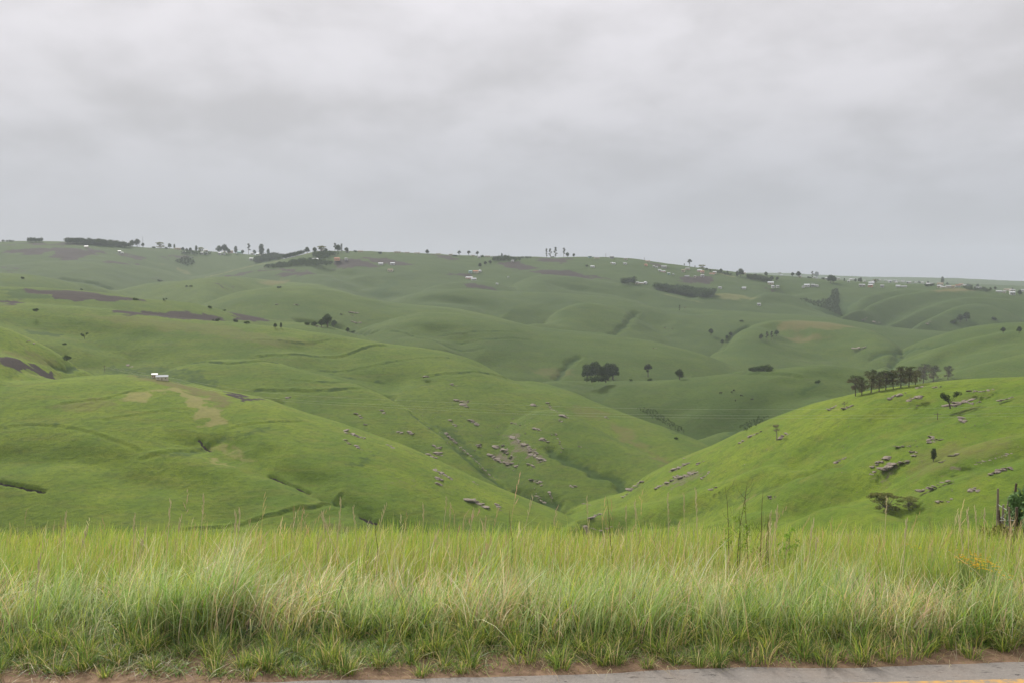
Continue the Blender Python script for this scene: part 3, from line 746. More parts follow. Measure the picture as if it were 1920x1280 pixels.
# ------------------------------------------------------------------ object helpers
def tag(o, label=None, cat=None, group=None, kind=None):
    if label: o['label'] = label
    if cat: o['category'] = cat
    if group: o['group'] = group
    if kind: o['kind'] = kind
    return o
def empty(name, loc=(0, 0, 0), rz=0, sc=1):
    o = bpy.data.objects.new(name, None); o.empty_display_size = .3; COL.objects.link(o)
    o.location = loc; o.rotation_euler = (0, 0, rz); o.scale = (sc,)*3; return o
def link(name, me, parent=None):
    o = bpy.data.objects.new(name, me); COL.objects.link(o)
    if parent: o.parent = parent
    return o
def copy_tree(o, parent=None):
    c = o.copy(); COL.objects.link(c); c.parent = parent
    for ch in list(o.children): copy_tree(ch, c)
    return c
class MB:
    """collects vertices and faces, optional per-vertex tone"""
    def __init__(s): s.v = []; s.f = []; s.c = []
    def add(s, vs, fs, c=(0, 0, 0)):
        k = len(s.v); s.v += [tuple(v) for v in vs]; s.f += [tuple(i+k for i in f) for f in fs]; s.c += [c]*len(vs)
    def box(s, x0, x1, y0, y1, z0, z1, c=(0, 0, 0)):
        s.add([(x0,y0,z0),(x1,y0,z0),(x1,y1,z0),(x0,y1,z0),(x0,y0,z1),(x1,y0,z1),(x1,y1,z1),(x0,y1,z1)],
              [(0,3,2,1),(4,5,6,7),(0,1,5,4),(1,2,6,5),(2,3,7,6),(3,0,4,7)], c)
    def tube(s, pts, rads, n=6, c=(0, 0, 0), cap=True):
        pts = [Vector(p) for p in pts]; base = len(s.v); vs = []
        for i, p in enumerate(pts):
            d = (pts[min(i+1, len(pts)-1)]-pts[max(i-1, 0)])
            if d.length < 1e-9: d = Vector((0, 0, 1))
            d.normalize(); a = d.orthogonal().normalized(); b = d.cross(a)
            for k in range(n):
                t = 2*PI*k/n; vs.append(p+(a*math.cos(t)+b*math.sin(t))*rads[i])
        fs = [(i*n+k, i*n+(k+1) % n, (i+1)*n+(k+1) % n, (i+1)*n+k) for i in range(len(pts)-1) for k in range(n)]
        if cap: fs += [tuple(range(n))[::-1], tuple((len(pts)-1)*n+k for k in range(n))]
        s.add(vs, fs, c)
    def mesh(s, name, m, smooth=False):
        me = bpy.data.meshes.new(name); me.from_pydata(s.v, [], s.f)
        if m: me.materials.append(m)
        if smooth: me.polygons.foreach_set('use_smooth', [True]*len(me.polygons))
        me.update(); return me
def np_mesh(name, verts, faces, m, col=None, smooth=False):
    """verts (n,3), faces (k,4|3)"""
    me = bpy.data.meshes.new(name); n, k = len(verts), len(faces); w_ = faces.shape[1]
    me.vertices.add(n); me.vertices.foreach_set('co', np.ascontiguousarray(verts, np.float32).ravel())
    me.loops.add(k*w_); me.loops.foreach_set('vertex_index', np.ascontiguousarray(faces, np.int32).ravel())
    me.polygons.add(k); me.polygons.foreach_set('loop_start', (np.arange(k)*w_).astype(np.int32))
    me.update(calc_edges=True)
    if smooth: me.polygons.foreach_set('use_smooth', np.ones(k, bool))
    if col is not None:
        ca = me.color_attributes.new('tone', 'FLOAT_COLOR', 'POINT')
        c4 = np.ones((n, 4), np.float32); c4[:, :3] = col; ca.data.foreach_set('color', c4.ravel())
    if m: me.materials.append(m)
    return me
def plain(name, col, rough=.8, var=.25, scale=2.0, spec=.2, col2=None):
    m, t = mat(name); b = NB(t); P = b.objc()
    f = b.noise(P, scale, 4, .6)
    c2 = col2 or tuple(c*(1-var) for c in col)
    b.principled(b.mix(b.ramp(f, .35, .65), col, c2), rough, None, spec); return m
def leafmat(name, a, c_, trans=.3):
    """leaves: tone attribute runs from colour a to colour c_"""
    m, t = mat(name); b = NB(t)
    at = b.n('ShaderNodeAttribute', attribute_name='tone').outputs['Color']
    sp = b.n('ShaderNodeSeparateColor'); b.l(at, sp.inputs[0])
    oi = b.n('ShaderNodeObjectInfo')
    col = b.mix(sp.outputs[0], a, c_)
    hs = b.n('ShaderNodeHueSaturation'); b.l(col, hs.inputs['Color'])
    b.l(b.ramp(oi.outputs['Random'], 0, 1, .8, 1.15), hs.inputs['Value']); b.l(b.ramp(oi.outputs['Random'], 0, 1, .49, .51), hs.inputs['Hue'])
    d = b.n('ShaderNodeBsdfDiffuse'); b.l(hs.outputs[0], d.inputs[0])
    tr = b.n('ShaderNodeBsdfTranslucent'); b.l(hs.outputs[0], tr.inputs[0])
    mx = b.n('ShaderNodeMixShader'); mx.inputs[0].default_value = trans; b.l(d.outputs[0], mx.inputs[1]); b.l(tr.outputs[0], mx.inputs[2])
    o = b.n('ShaderNodeOutputMaterial'); b.l(mx.outputs[0], o.inputs[0]); return m
M_BARK = plain('grey_bark', (0.13, 0.10, 0.08), .95, .4, 3)
M_BARKP = plain('pale_bark', (0.26, 0.22, 0.18), .9, .4, 3)
M_LDARK = leafmat('dark_leaves', (0.028, 0.050, 0.020), (0.085, 0.115, 0.040))
M_LGUM = leafmat('gum_leaves', (0.030, 0.040, 0.022), (0.075, 0.085, 0.045))
M_LPINE = leafmat('pine_needles', (0.058, 0.080, 0.028), (0.19, 0.165, 0.10), .3)
M_LACA = leafmat('acacia_leaves', (0.12, 0.15, 0.035), (0.28, 0.28, 0.09))
M_LBUSH = leafmat('bush_leaves', (0.028, 0.050, 0.016), (0.085, 0.12, 0.032))
M_LPALE = leafmat('dry_twigs', (0.13, 0.12, 0.07), (0.25, 0.22, 0.13))
M_LBROAD = leafmat('broad_leaves', (0.09, 0.18, 0.06), (0.26, 0.40, 0.19), .35)

# ------------------------------------------------------------------ trees
def leaf_cloud(rng, clumps, n, size, tone_fn=None, flat=.0):
    """n leaf quads in the shells of ellipsoid clumps [(c, r)]; returns verts, faces, tones"""
    w_ = np.array([r[0]*r[1]*r[2] for _, r in clumps])**.7; w_ = w_/w_.sum()
    which = rng.choice(len(clumps), n, p=w_)
    C_ = np.array([c for c, _ in clumps])[which]; R_ = np.array([r for _, r in clumps])[which]
    d = rng.normal(size=(n, 3)); d /= np.linalg.norm(d, axis=1)[:, None]
    rad = rng.uniform(.45, 1.06, n)**.6
    P = C_ + d*R_*rad[:, None] * (1+.18*np.sin(d[:, :1]*7+which[:, None]*2.1))
    nrm = d*.7 + rng.normal(size=(n, 3))*.6; nrm[:, 2] += .25+flat; nrm /= np.linalg.norm(nrm, axis=1)[:, None]
    a = np.cross(nrm, rng.normal(size=(n, 3))); a /= np.linalg.norm(a, axis=1)[:, None]
    b = np.cross(nrm, a)
    s = size*rng.uniform(.6, 1.4, n)[:, None]
    V = np.stack([P-a*s, P-b*s*.55, P+a*s, P+b*s*.55], 1).reshape(-1, 3)
    F = np.arange(4*n).reshape(n, 4)
    ct = rng.uniform(0, 1, len(clumps))[which]
    t = np.clip(.5*ct + .5*rng.uniform(0, 1, n), 0, 1)
    if tone_fn is not None: t = tone_fn(P, t)
    return V, F, np.repeat(np.stack([t, t, t], 1), 4, 0)
def limbs(mb, rng, base_pts, r0, tips, r1, n=5):
    for tp in tips:
        i = rng.integers(max(1, len(base_pts)//2), len(base_pts)); b = Vector(base_pts[i]); tp = Vector(tp)
        mid = b.lerp(tp, .5)+Vector((0, 0, -.08*(tp-b).length)); mb.tube([b, mid, tp], [r0*.45, r0*.3, r1], n)
def make_tree(kind, seed, dense=1.0):
    rng = np.random.default_rng(seed); root = empty('tree'); mb = MB(); tf = None
    U = rng.uniform
    if kind == 'gum':              # tall bare trunk, separate tufts, 18 m
        H = 18; tr = [(0, 0, -.6), (U(-.3, .3), 0, 6), (U(-.6, .6), U(-.3, .3), 12), (U(-.8, .8), 0, 16)]
        mb.tube(tr, [.45, .34, .22, .1], 7)
        cl = [((U(-.6, .6), U(-.6, .6), 16.3), (2.0, 2.0, 1.3))]
        for k in range(6): a = U(0, 2*PI); r = U(1.2, 2.6); cl.append(((math.cos(a)*r, math.sin(a)*r, 7.5+k*1.35+U(-.6, .6)), (U(1.1, 1.9), U(1.1, 1.9), U(.7, 1.1))))
        if seed % 2: cl.append(((U(-.5, .5), U(-.5, .5), 4.2), (1.5, 1.5, 1.6)))
        lm, bark, n, ls = M_LGUM, M_BARKP, 1500, .34
    elif kind == 'mop':            # lollipop crown on a stalk, 15 m
        H = 15; tr = [(0, 0, -.6), (.1, 0, 5), (.2, .1, 10), (0, 0, 13)]
        mb.tube(tr, [.5, .4, .25, .12], 7)
        cl = [((0, 0, 12), (3.4, 3.4, 2.6))]
        for k in range(7): a = k*2*PI/7+U(-.3, .3); cl.append(((math.cos(a)*3, math.sin(a)*3, 9.8+U(-1.6, 1.6)), (1.9, 1.9, 1.5)))
        cl.append(((U(-1, 1), 0, 6.8), (1.8, 1.8, 1.2)))
        lm, bark, n, ls = M_LGUM, M_BARK, 2600, .36
    elif kind == 'dense':          # dense rounded tree, 10 m
        H = 10; tr = [(0, 0, -.6), (0, 0, 2), (.2, .1, 5), (0, 0, 7.5)]
        mb.tube(tr, [.5, .42, .3, .15], 7)
        cl = [((0, 0, 6), (3.2, 3.2, 3.2)), ((U(-.5, .5), 0, 8.2), (2.2, 2.2, 1.9))]
        for k in range(7): a = k*2*PI/7+U(-.3, .3); cl.append(((math.cos(a)*U(1.6, 2.9), math.sin(a)*U(1.6, 2.9), U(3.2, 6.8)), (U(1.3, 2), U(1.3, 2), U(1.2, 1.8))))
        lm, bark, n, ls = M_LDARK, M_BARK, 2600, .34
    elif kind == 'cone':           # upright conical, 12 m
        H = 12; tr = [(0, 0, -.6), (0, 0, 4), (0, 0, 11)]
        mb.tube(tr, [.4, .3, .08], 7)
        cl = []
        for k in range(9): z = 2.6+k*1.05; r = 2.6*(1-((z-4.5)/8.2)**2)**.5 if z > 4.5 else 2.1+.2*k; cl.append(((U(-.4, .4), U(-.4, .4), z), (max(r, .6), max(r, .6), 1.0)))
        lm, bark, n, ls = M_LDARK, M_BARK, 2400, .32
    elif kind == 'pine':           # ragged spreading pine, dark tops over brown undersides, 9 m
        H = 9; lx = U(-.8, .8); tr = [(0, 0, -.6), (lx*.3, 0, 2.5), (lx*.7, .1, 5), (lx, 0, 7.6)]
        mb.tube(tr, [.24, .2, .15, .07], 7)
        cl = []
        for k in range(11): a = U(0, 2*PI); r = U(.4, 3.1); z = 8.1-.20*r*r+U(-.9, .4); cl.append(((lx+math.cos(a)*r, math.sin(a)*r, z), (U(.9, 1.4), U(.9, 1.4), U(.35, .6))))
        for k in range(15): a = U(0, 2*PI); r = U(.4, 2.6); z = U(2.1, 6.3); cl.append(((lx*.6+math.cos(a)*r, math.sin(a)*r, z), (U(.8, 1.2), U(.8, 1.2), U(.45, .75))))
        tf = lambda P, t: np.clip(1.25-(P[:, 2]-3.2)/4.6+(t-.5)*.5, 0, 1)
        lm, bark, n, ls = M_LPINE, M_BARK, 3300, .17
    elif kind == 'acacia':         # flat-topped, wider than tall, 6 m
        H = 6; tr = [(0, 0, -.5), (.2, 0, 1.2), (.1, .1, 2.2)]
        mb.tube(tr, [.3, .24, .2], 7); cl = []
        for k in range(16): a = U(0, 2*PI); r = 5.0*U(.05, 1)**.6; cl.append(((math.cos(a)*r, math.sin(a)*r*.8, 5.4-.035*r*r+U(-.5, .15)), (U(1, 1.5), U(1, 1.5), U(.3, .45))))
        for k in range(14): a = U(0, 2*PI); r = U(1.0, 4.8); cl.append(((math.cos(a)*r, math.sin(a)*r*.8, U(1.0, 4.2)), (U(.9, 1.4), U(.9, 1.4), U(.3, .6))))
        lm, bark, n, ls = M_LACA, M_BARKP, 6500, .15
    elif kind == 'sparse':         # thin small tree, mostly twigs, 4.5 m
        H = 4.5; tr = [(0, 0, -.4), (.15, 0, 1.5), (-.1, 0, 2.6), (-.3, 0, 3.8)]
        mb.tube(tr, [.16, .12, .09, .03], 6); cl = []
        for k in range(7): a = U(0, 2*PI); r = U(.5, 1.5); cl.append(((math.cos(a)*r-.3, math.sin(a)*r, U(2.6, 4.2)), (U(.35, .6), U(.35, .6), U(.25, .4))))
        lm, bark, n, ls = M_LPALE, M_BARKP, 420, .11
    elif kind == 'lobes':          # small tree with two heavy heads, 4.5 m
        H = 4.5; tr = [(0, 0, -.4), (-.3, 0, 1), (-.5, 0, 2)]
        mb.tube(tr, [.22, .18, .13], 7); cl = []
        for k in range(7): cl.append(((-1.2+U(-.9, .7), U(-.7, .7), U(1.9, 3.6)), (U(.6, .9), U(.6, .9), U(.5, .75))))
        for k in range(4): cl.append(((1.5+U(-.7, .7), U(-.6, .6), U(3.0, 3.9)), (U(.5, .8), U(.5, .8), U(.4, .6))))
        lm, bark, n, ls = M_LBUSH, M_BARK, 1500, .15
    else:                          # bush: wide low mound, 2 m
        H = 2; mb.tube([(0, 0, -.3), (0, 0, .5), (.1, 0, 1.1)], [.14, .1, .05], 6)
        cl = [((U(-1.5, 1.5), U(-.9, .9), U(.5, 1.3)), (U(.6, 1.0), U(.6, .9), U(.45, .7))) for k in range(9)]
        lm, bark, n, ls = M_LBUSH, M_BARK, 1100, .15
    limbs(mb, rng, tr if kind != 'bush' else [(0, 0, .2), (0, 0, .8)], .3*H/10 if kind not in ('acacia',) else .3, [c for c, _ in cl], .03*H/10)
    n = int(n*dense)
    V, F, T = leaf_cloud(rng, cl, n, ls/math.sqrt(dense), tf)
    link('trunk', mb.mesh('trunk', bark), root)
    link('crown', np_mesh('crown', V, F, lm, T), root)
    root['_h'] = H
    return root
PROTO = {}
def tree_proto(kind, v):
    key = (kind, v)
    if key not in PROTO:
        PROTO[key] = make_tree(kind, hash_(kind)+v*7+1); return PROTO[key], True
    return PROTO[key], False
def hash_(s): return sum(ord(c)*(i+3) for i, c in enumerate(s))
_first = set()
def put_tree(kind, px, py, hpx, label, name=None, group=None, sx=1.0, v=None):
    v = int(px*7) % 3 if v is None else v
    p, fresh = tree_proto(kind, v)
    o = p if fresh else copy_tree(p)
    x, y, z, d = cast(px, py)
    s = hpx/FPX*math.hypot(d, z-EYE)/p['_h']
    o.location = (x, y, z-.1*s); o.scale = (s*sx, s*sx, s); o.rotation_euler = (0, 0, (px*1.7) % 6.28 if kind not in ('lobes',) else -math.atan2(x, y))
    if '_h' in o and not fresh: del o['_h']
    o.name = name or {'gum': 'gum_tree', 'mop': 'gum_tree', 'dense': 'dense_tree', 'cone': 'conical_tree', 'pine': 'pine_tree', 'acacia': 'acacia_tree',
                      'sparse': 'small_tree', 'lobes': 'small_tree', 'bush': 'bush'}[kind]
    tag(o, label, 'bush' if kind == 'bush' else 'tree', group)
    return o
for row in '''
dense 248 463 12|dark round tree at the right end of the ridge tree belt
dense 257 463 14|large dark tree next to the two thin masts on the left ridge
dense 268 464 8|small round tree just right of the two thin masts
acacia 300 465 11|flat-topped tree leaning above the ridge left of the village
bush 289 466 4|low dark bush on the left ridge beside the flat-topped tree
bush 311 467 4|low dark bush right of the flat-topped ridge tree
dense 318 466 9|dark round tree left of the tan village building
cone 327 466 8|narrow tree close behind the tan village building
dense 343 472 8|green garden tree below the tan village building|v
dense 350 473 7|green garden tree between the first village roofs|v
dense 357 473 8|pale green garden tree mid village on the left ridge|v
cone 368 472 11|upright dark tree in the middle of the left village
acacia 376 473 9|spreading dark tree above two white village houses
dense 411 475 14|rounded grey-green tree at the left of a close pair on the ridge
dense 421 476 17|tallest grey-green tree of the pair behind the white houses
dense 429 476 9|small dark tree under the tall grey-green pair
cone 442 476 14|tall pointed dark tree right of the pink-walled house
dense 455 477 8|low dark cone of a tree beside the teal roof
gum 466 477 20|tall pale gum rising over the teal roof on the left ridge
dense 477 478 9|dark squat tree at the edge of the ridge village
cone 490 480 22|tallest pale conical tree standing above the cream houses
cone 503 480 14|second pale pointed tree right of the cream houses
dense 576 474 12|dark tree on the crest where the light strip meets the sky
dense 590 475 11|dark tree left of the crest gap in the plantation
acacia 603 475 14|broad dark tree over the second plantation
dense 611 475 9|low dark tree right of the broad one over the second plantation
gum 628 474 18|tall dark gum at the left of the crest clump
dense 634 474 15|dark tree in the middle of the crest clump
gum 641 474 17|tall dark tree at the right of the crest clump
dense 650 474 10|round tree just off the right end of the crest clump
bush 665 473 4|tiny bush alone on the long crest left of centre
bush 712 476 5|round dark bush on the crest above the ploughed slope
dense 801 477 9|round dark tree alone on the skyline left of centre
bush 853 481 4|low bush beside the first of three dark skyline trees
mop 861 481 11|first of three dark skyline trees left of centre
mop 879 481 11|middle of the three dark skyline trees, broadest at its base
mop 895 481 10|last and thinnest of the three dark skyline trees
bush 903 482 4|small bush beside the thinnest of three skyline trees
cone 941 483 8|pointed tree standing out of the dark crest hedge
dense 900 502 9|lowest of the three dark trees stepping up the far slope
dense 910 498 8|middle of the three dark trees stepping up the far slope
dense 919 496 8|uppermost of the three dark trees stepping up the far slope
gum 1025 482 17|first gum at the left of the tall skyline trio
gum 1032 482 17|second gum in the tall skyline trio
gum 1041 482 20|tallest gum of the skyline trio with a bare trunk
gum 1057 482 18|dense gum standing apart right of the skyline trio
dense 1064 482 9|short leaning tree touching the gum right of the trio
dense 1076 482 7|mushroom-shaped small tree at the end of the gum row
bush 1036 482 3|low pale bush under the skyline gum trio
bush 1100 500 4|dark bush beside a small white house on the far slope
mop 1293 500 14|lollipop-shaped gum on the descending right skyline
cone 1283 498 4|tiny pointed tree left of the lollipop gum
cone 1303 502 4|tiny pointed conifer just right of the lollipop gum
acacia 1316 505 9|small spreading tree on the skyline beyond the lollipop gum
bush 1325 506 4|dark skyline bush above the pink-walled houses
dense 1352 512 8|round tree on the skyline above the dirt track
dense 1364 514 6|low tree on the skyline right of the dirt track
cone 1382 519 11|left and shorter tree of a dark upright pair on the right ridge
dense 1389 519 15|right and taller tree of a dark upright pair on the right ridge
dense 1436 519 9|hazy round tree behind the crest hedge on the right
dense 1447 527 9|dark round tree at the lower end of the right crest hedge
dense 1457 527 8|brownish tree beside the lower end of the crest hedge
acacia 1462 516 5|low dark tree over a white roof on the right skyline
dense 1486 519 8|hazy tree in the far village on the right
dense 1497 520 11|hazy taller tree in the far village on the right
gum 1523 522 13|left of two merged hazy gums above the far village
dense 1531 522 12|right of two merged hazy gums above the far village
bush 1518 522 4|dark bush beneath the merged hazy gums
bush 1543 524 4|dark bush between the hazy gums and the big round tree
dense 1557 531 15|big round brown-green tree on the rim of the dark ravine|v
dense 1563 531 13|right half of the big round tree at the ravine rim|v
cone 1583 528 6|small dark conifer right of the ravine-rim tree
dense 1604 529 6|first small dark tree before the far village roofs
dense 1611 529 7|second small dark tree before the far village roofs
cone 1614 530 9|thin pointed tree before the far village roofs
acacia 1640 531 7|dark spreading tree behind the pink house on the right
cone 1767 533 13|lone dark tree above the village on the round right hill
bush 1740 537 5|dark hedge bush left of the village on the right hill|v
bush 1746 536 5|dark hedge bush beside the white right-hill houses|v
dense 1776 535 5|small dark tree in the village under the lone dark tree
bush 1818 537 5|garden bush right of the red-brown roof on the right hill
dense 1833 539 6|dark tree above the long white house on the right
dense 1857 544 5|left of a pair of dark garden trees at far right
dense 1866 544 6|right of a pair of dark garden trees at far right
dense 1898 545 5|round tree behind the long tan house at far right
dense 1912 555 10|dark leafy mass of tree at the right edge of the far village
gum 1274 583 11|left of a thin pair of trees on the middle far ridge
sparse 1284 583 8|bare right one of a thin tree pair on the far ridge
dense 1333 628 12|lone dark tree left of the wooded gully
dense 1354 645 9|lowest tree in the short wooded gully|v
dense 1363 637 9|tree half way up the short wooded gully|v
dense 1370 631 9|tree near the head of the short wooded gully|v
bush 1390 603 4|little dark bush at the very top of the wooded gully
dense 1427 637 11|leftmost tree of the loose group on the mid slope
gum 1438 640 18|thin-stemmed tree in the loose group on the mid slope
gum 1447 638 17|tallest tree in the loose group on the mid slope
dense 1456 630 11|rightmost tree of the loose group on the mid slope
dense 1881 624 10|left of two round trees on the right shoulder
dense 1911 624 11|right of two round trees on the right shoulder
dense 1800 604 14|dark tree in the hollow of the ribbed hill|v
dense 1812 602 16|tallest dark tree in the hollow of the ribbed hill
bush 1790 606 8|dark scrub in the hollow of the ribbed hill
bush 1862 600 6|small dark scrub right of the ribbed hill hollow
dense 614 613 24|large dark tree crown in the mid-left hollow
dense 603 613 15|lower dark tree joined to the large one in the hollow
dense 626 614 14|dark tree on the right of the hollow clump
bush 590 610 8|dark scrub left of the hollow clump|v
bush 577 609 6|low scrub at the far left of the hollow clump
dense 652 624 10|small dark tree just behind the green shoulder
bush 660 624 5|dark bush just behind the green shoulder
dense 516 615 9|left and wider of two trees on the shaded crest
cone 527 615 10|right and thinner of two trees on the shaded crest
lobes 159 635 11|single dark-green tree half way down the left slope
bush 125 674 9|broad dark bush at the head of the left gully
bush 120 646 4|small bush above the left gully
bush 68 584 6|wide dark thicket on the olive crest at far left
bush 255 563 5|dark bush at the tip of the long ploughed field
lobes 310 566 7|crooked leaning tree beyond the tip of the ploughed field
bush 392 578 5|low dark thicket beyond the brown field
bush 420 583 3|tiny bush below the low dark thicket
bush 405 602 6|bush at the lower right corner of the brown field
bush 440 604 6|left bush by the small ploughed strip
bush 463 607 6|right bush by the small ploughed strip
bush 152 544 3|tiny dark bush on the edge of the narrow upper field
bush 41 523 4|tiny dark bush on the pale far-left slope
bush 300 528 4|thicket on the far-left hillock
bush 350 538 3|one of two specks of bush on the pale hillock, left
bush 358 538 3|one of two specks of bush on the pale hillock, right
bush 523 540 4|tuft of bush on the sunlit mid-left knoll
dense 1101 712 31|leftmost tree of the dark grove in the saddle
dense 1116 711 35|tallest tree of the dark grove in the saddle
dense 1129 713 27|middle tree of the dark grove in the saddle
dense 1140 712 33|broad tree right of middle in the dark grove
dense 1149 711 31|rightmost tree of the dark grove in the saddle
bush 1110 714 14|low dark foliage at the foot of the grove, left
bush 1136 714 15|low dark foliage at the foot of the grove, right
mop 1215 706 25|umbrella-crowned tree alone in the saddle
dense 1274 711 20|rounded brown-green tree right of the umbrella tree
bush 1218 713 5|low bush below the umbrella-crowned tree
bush 1183 713 4|low bush between the grove and the umbrella tree
bush 1412 696 10|left part of the dark thicket behind the saddle hill
bush 1427 696 13|middle of the dark thicket behind the saddle hill
bush 1440 695 13|right part of the dark thicket behind the saddle hill
bush 1535 718 7|dark scrub patch on the flank of the saddle hill
bush 1268 823 5|tiny bush on the slope near the valley head
pine 1604 742 39|leftmost pine of the hilltop row, dark and narrow
pine 1616 740 33|second pine of the hilltop row, half hidden by its neighbours
pine 1633 736 43|broad pine third from the left in the hilltop row
pine 1648 734 37|fourth pine of the hilltop row with drooping right side
pine 1661 730 36|fifth pine of the hilltop row, flat-headed
pine 1675 728 31|sixth pine of the hilltop row, thin and pale
pine 1689 726 41|seventh pine of the hilltop row, pale-topped behind the others
pine 1704 724 38|eighth pine of the hilltop row, dark and broad
pine 1716 721 27|ninth pine of the hilltop row, short
pine 1731 718 36|tall layered pine in the right half of the hilltop row
pine 1750 715 30|bare-stemmed pine second from the right end of the row
pine 1777 711 25|wide pine standing apart at the right end of the row
lobes 1782 762 28|dark two-headed tree growing beside pink boulders
sparse 1583 766 14|leafless twisted tree by boulders near the hill edge
sparse 1456 824 30|thin grey tree leaning beside a grey boulder
cone 1750 863 22|small dark upright tree in the fold of the right hill
acacia 1662 960 36|wide flat-topped thorn tree low on the right slope
acacia 1703 954 24|lower bushy tree joined to the flat-topped thorn tree
'''.strip().splitlines():
    a_, *lb = row.split('|'); k_, x_, y_, h_ = a_.split()
    sx_ = {'bush': 1.1, 'pine': .98, 'acacia': .95}.get(k_, 1)
    put_tree(k_, float(x_), float(y_), float(h_), lb[0], group={'pine': 'pines along the hilltop'}.get(k_), sx=sx_)


# woods that read as one dark mass
def wood(name, label, quad, hpx, step, seed, tone=(0.3, .8), lm=None):
    """quad: polygon in the photo; trees stand all over it, their leaves and stems in one mesh"""
    rng = np.random.default_rng(seed); xs = [p[0] for p in quad]; ys = [p[1] for p in quad]
    Vs = []; Fs = []; Ts = []; k = 0; px = min(xs)
    mb = MB(); pts = []
    while px <= max(xs):
        py = min(ys)
        while py <= max(ys):
            qx, qy = px+rng.uniform(-.5, .5)*step, py+rng.uniform(-.5, .5)*step*.4
            if in_poly(np.array([qx]), np.array([qy]), quad)[0]: pts.append((qx, qy))
            py += step*.42
        px += step
    for qx, qy in pts:
        x, y, z, d = cast(qx, qy); H = hpx*rng.uniform(.75, 1.2)/FPX*d; r = H*rng.uniform(.32, .5)
        cl = [((x, y, z+H*.62), (r, r, H*.36))]+[((x+rng.uniform(-.7, .7)*r, y+rng.uniform(-.7, .7)*r, z+H*rng.uniform(.3, .85)), (r*.5, r*.5, H*.2)) for _ in range(4)]
        V, F, T = leaf_cloud(rng, cl, 150, H*.075); Vs.append(V); Fs.append(F+k); Ts.append(T); k += len(V)
        a = H*.022; V = np.array([(x-a, y, z-1), (x+a, y, z-1), (x+a*.5, y, z+H*.6), (x-a*.5, y, z+H*.6), (x, y-a, z-1), (x, y+a, z-1), (x, y+a*.5, z+H*.6), (x, y-a*.5, z+H*.6)])
        Vs.append(V); Fs.append(np.array([[0, 1, 2, 3], [4, 5, 6, 7]])+k); Ts.append(np.full((8, 3), .6)); k += 8
    V = np.vstack(Vs); c0 = V.mean(0); c0[2] = V[:, 2].min()
    o = link(name, np_mesh(name, V-c0, np.vstack(Fs), lm or M_LDARK, np.vstack(Ts))); o.location = c0
    tag(o, label, 'woodland', None, 'stuff'); return o
WTXT = 'woodland'
wood('tree_belt', 'long dark belt of trees along the far left skyline', [(122,455.5),(170,456),(215,460),(246,463.5),(246,465.5),(205,463),(150,458.5),(122,457.5)], 8.5, 2.4, 1)
wood('tree_clump', 'dark oblong clump of trees on the far left skyline', [(52,454),(80,454),(80,455.5),(52,455.5)], 7.5, 2.4, 2)
wood('tree_clump', 'hazy low clump of trees at the left end of the skyline', [(4,454),(26,453.8),(26,454.8),(4,454.8)], 3.5, 2, 3)
wood('plantation', 'dark plantation filling the slope left of the light strip', [(476,490),(500,482),(530,476),(560,474),(574,474),(560,481),(520,489),(480,495)], 8, 3.2, 4)
wood('plantation', 'dark plantation on the crest right of the light strip', [(584,478),(610,476),(636,479),(620,483),(603,488),(588,484)], 7, 3.2, 5)
wood('tree_belt', 'dark sloping tree belt above the small ploughed strip', [(492,503),(530,496),(560,490),(590,489),(626,495),(620,499),(560,500),(510,504)], 6, 3.2, 6)
wood('tree_belt', 'dark trees along the crest left of the tall gums', [(922,488),(940,485),(960,486),(977,490),(960,491),(925,491)], 6.5, 3, 7)
wood('tree_belt', 'low hazy hedge on the crest just left of the tall gums', [(970,484.5),(998,484),(998,486),(972,487)], 4, 2.4, 8)
wood('plantation', 'square dark stand of trees left of the white farm buildings', [(1164,534),(1190,532),(1192,534),(1168,536)], 12, 3.2, 9)
wood('plantation', 'long dark plantation running down the slope right of the farm', [(1226,541),(1250,543),(1290,547),(1325,551),(1340,553),(1338,557),(1310,560),(1270,553),(1230,545)], 11, 3.4, 10)
wood('tree_belt', 'dark hedge descending the right ridge below the skyline', [(1398,521),(1420,521),(1440,526),(1450,530),(1430,529),(1400,524)], 7, 2.8, 11)
wood('tree_belt', 'thin line of dark trees along the right skyline by the track', [(1328,508.5),(1350,511.5),(1376,516.5),(1370,518),(1345,513.5),(1330,510)], 4, 2.6, 12)
wood('ravine_scrub', 'dark scrub filling the ravine under the big round tree', [(1492,560),(1530,568),(1556,561),(1562,545),(1572,545),(1574,575),(1580,596),(1556,585),(1520,572)], 5, 4, 13)
wood('garden_trees', 'dark garden trees around the houses on the left ridge', [(338,474),(395,476),(396,480),(340,478)], 5, 3.4, 14)
wood('garden_trees', 'dark garden trees around the right-hill village', [(1806,540),(1840,541),(1862,547),(1850,549),(1812,545)], 4.5, 3.4, 15)
wood('slope_scrub', 'dark scrub in the hollow below the left village', [(328,492),(345,484),(362,486),(366,496),(350,500)], 4, 3.4, 16)
wood('gully_scrub', 'low scrub lining the gully at the head of the valley', [(1190,765),(1225,768),(1240,780),(1276,800),(1284,812),(1262,806),(1220,782)], 4, 5, 17, lm=M_LBUSH)
wood('gully_scrub', 'low scrub on the shaded bank below the saddle hill', [(1385,800),(1420,783),(1440,782),(1430,792),(1395,810)], 4, 5, 18, lm=M_LBUSH)

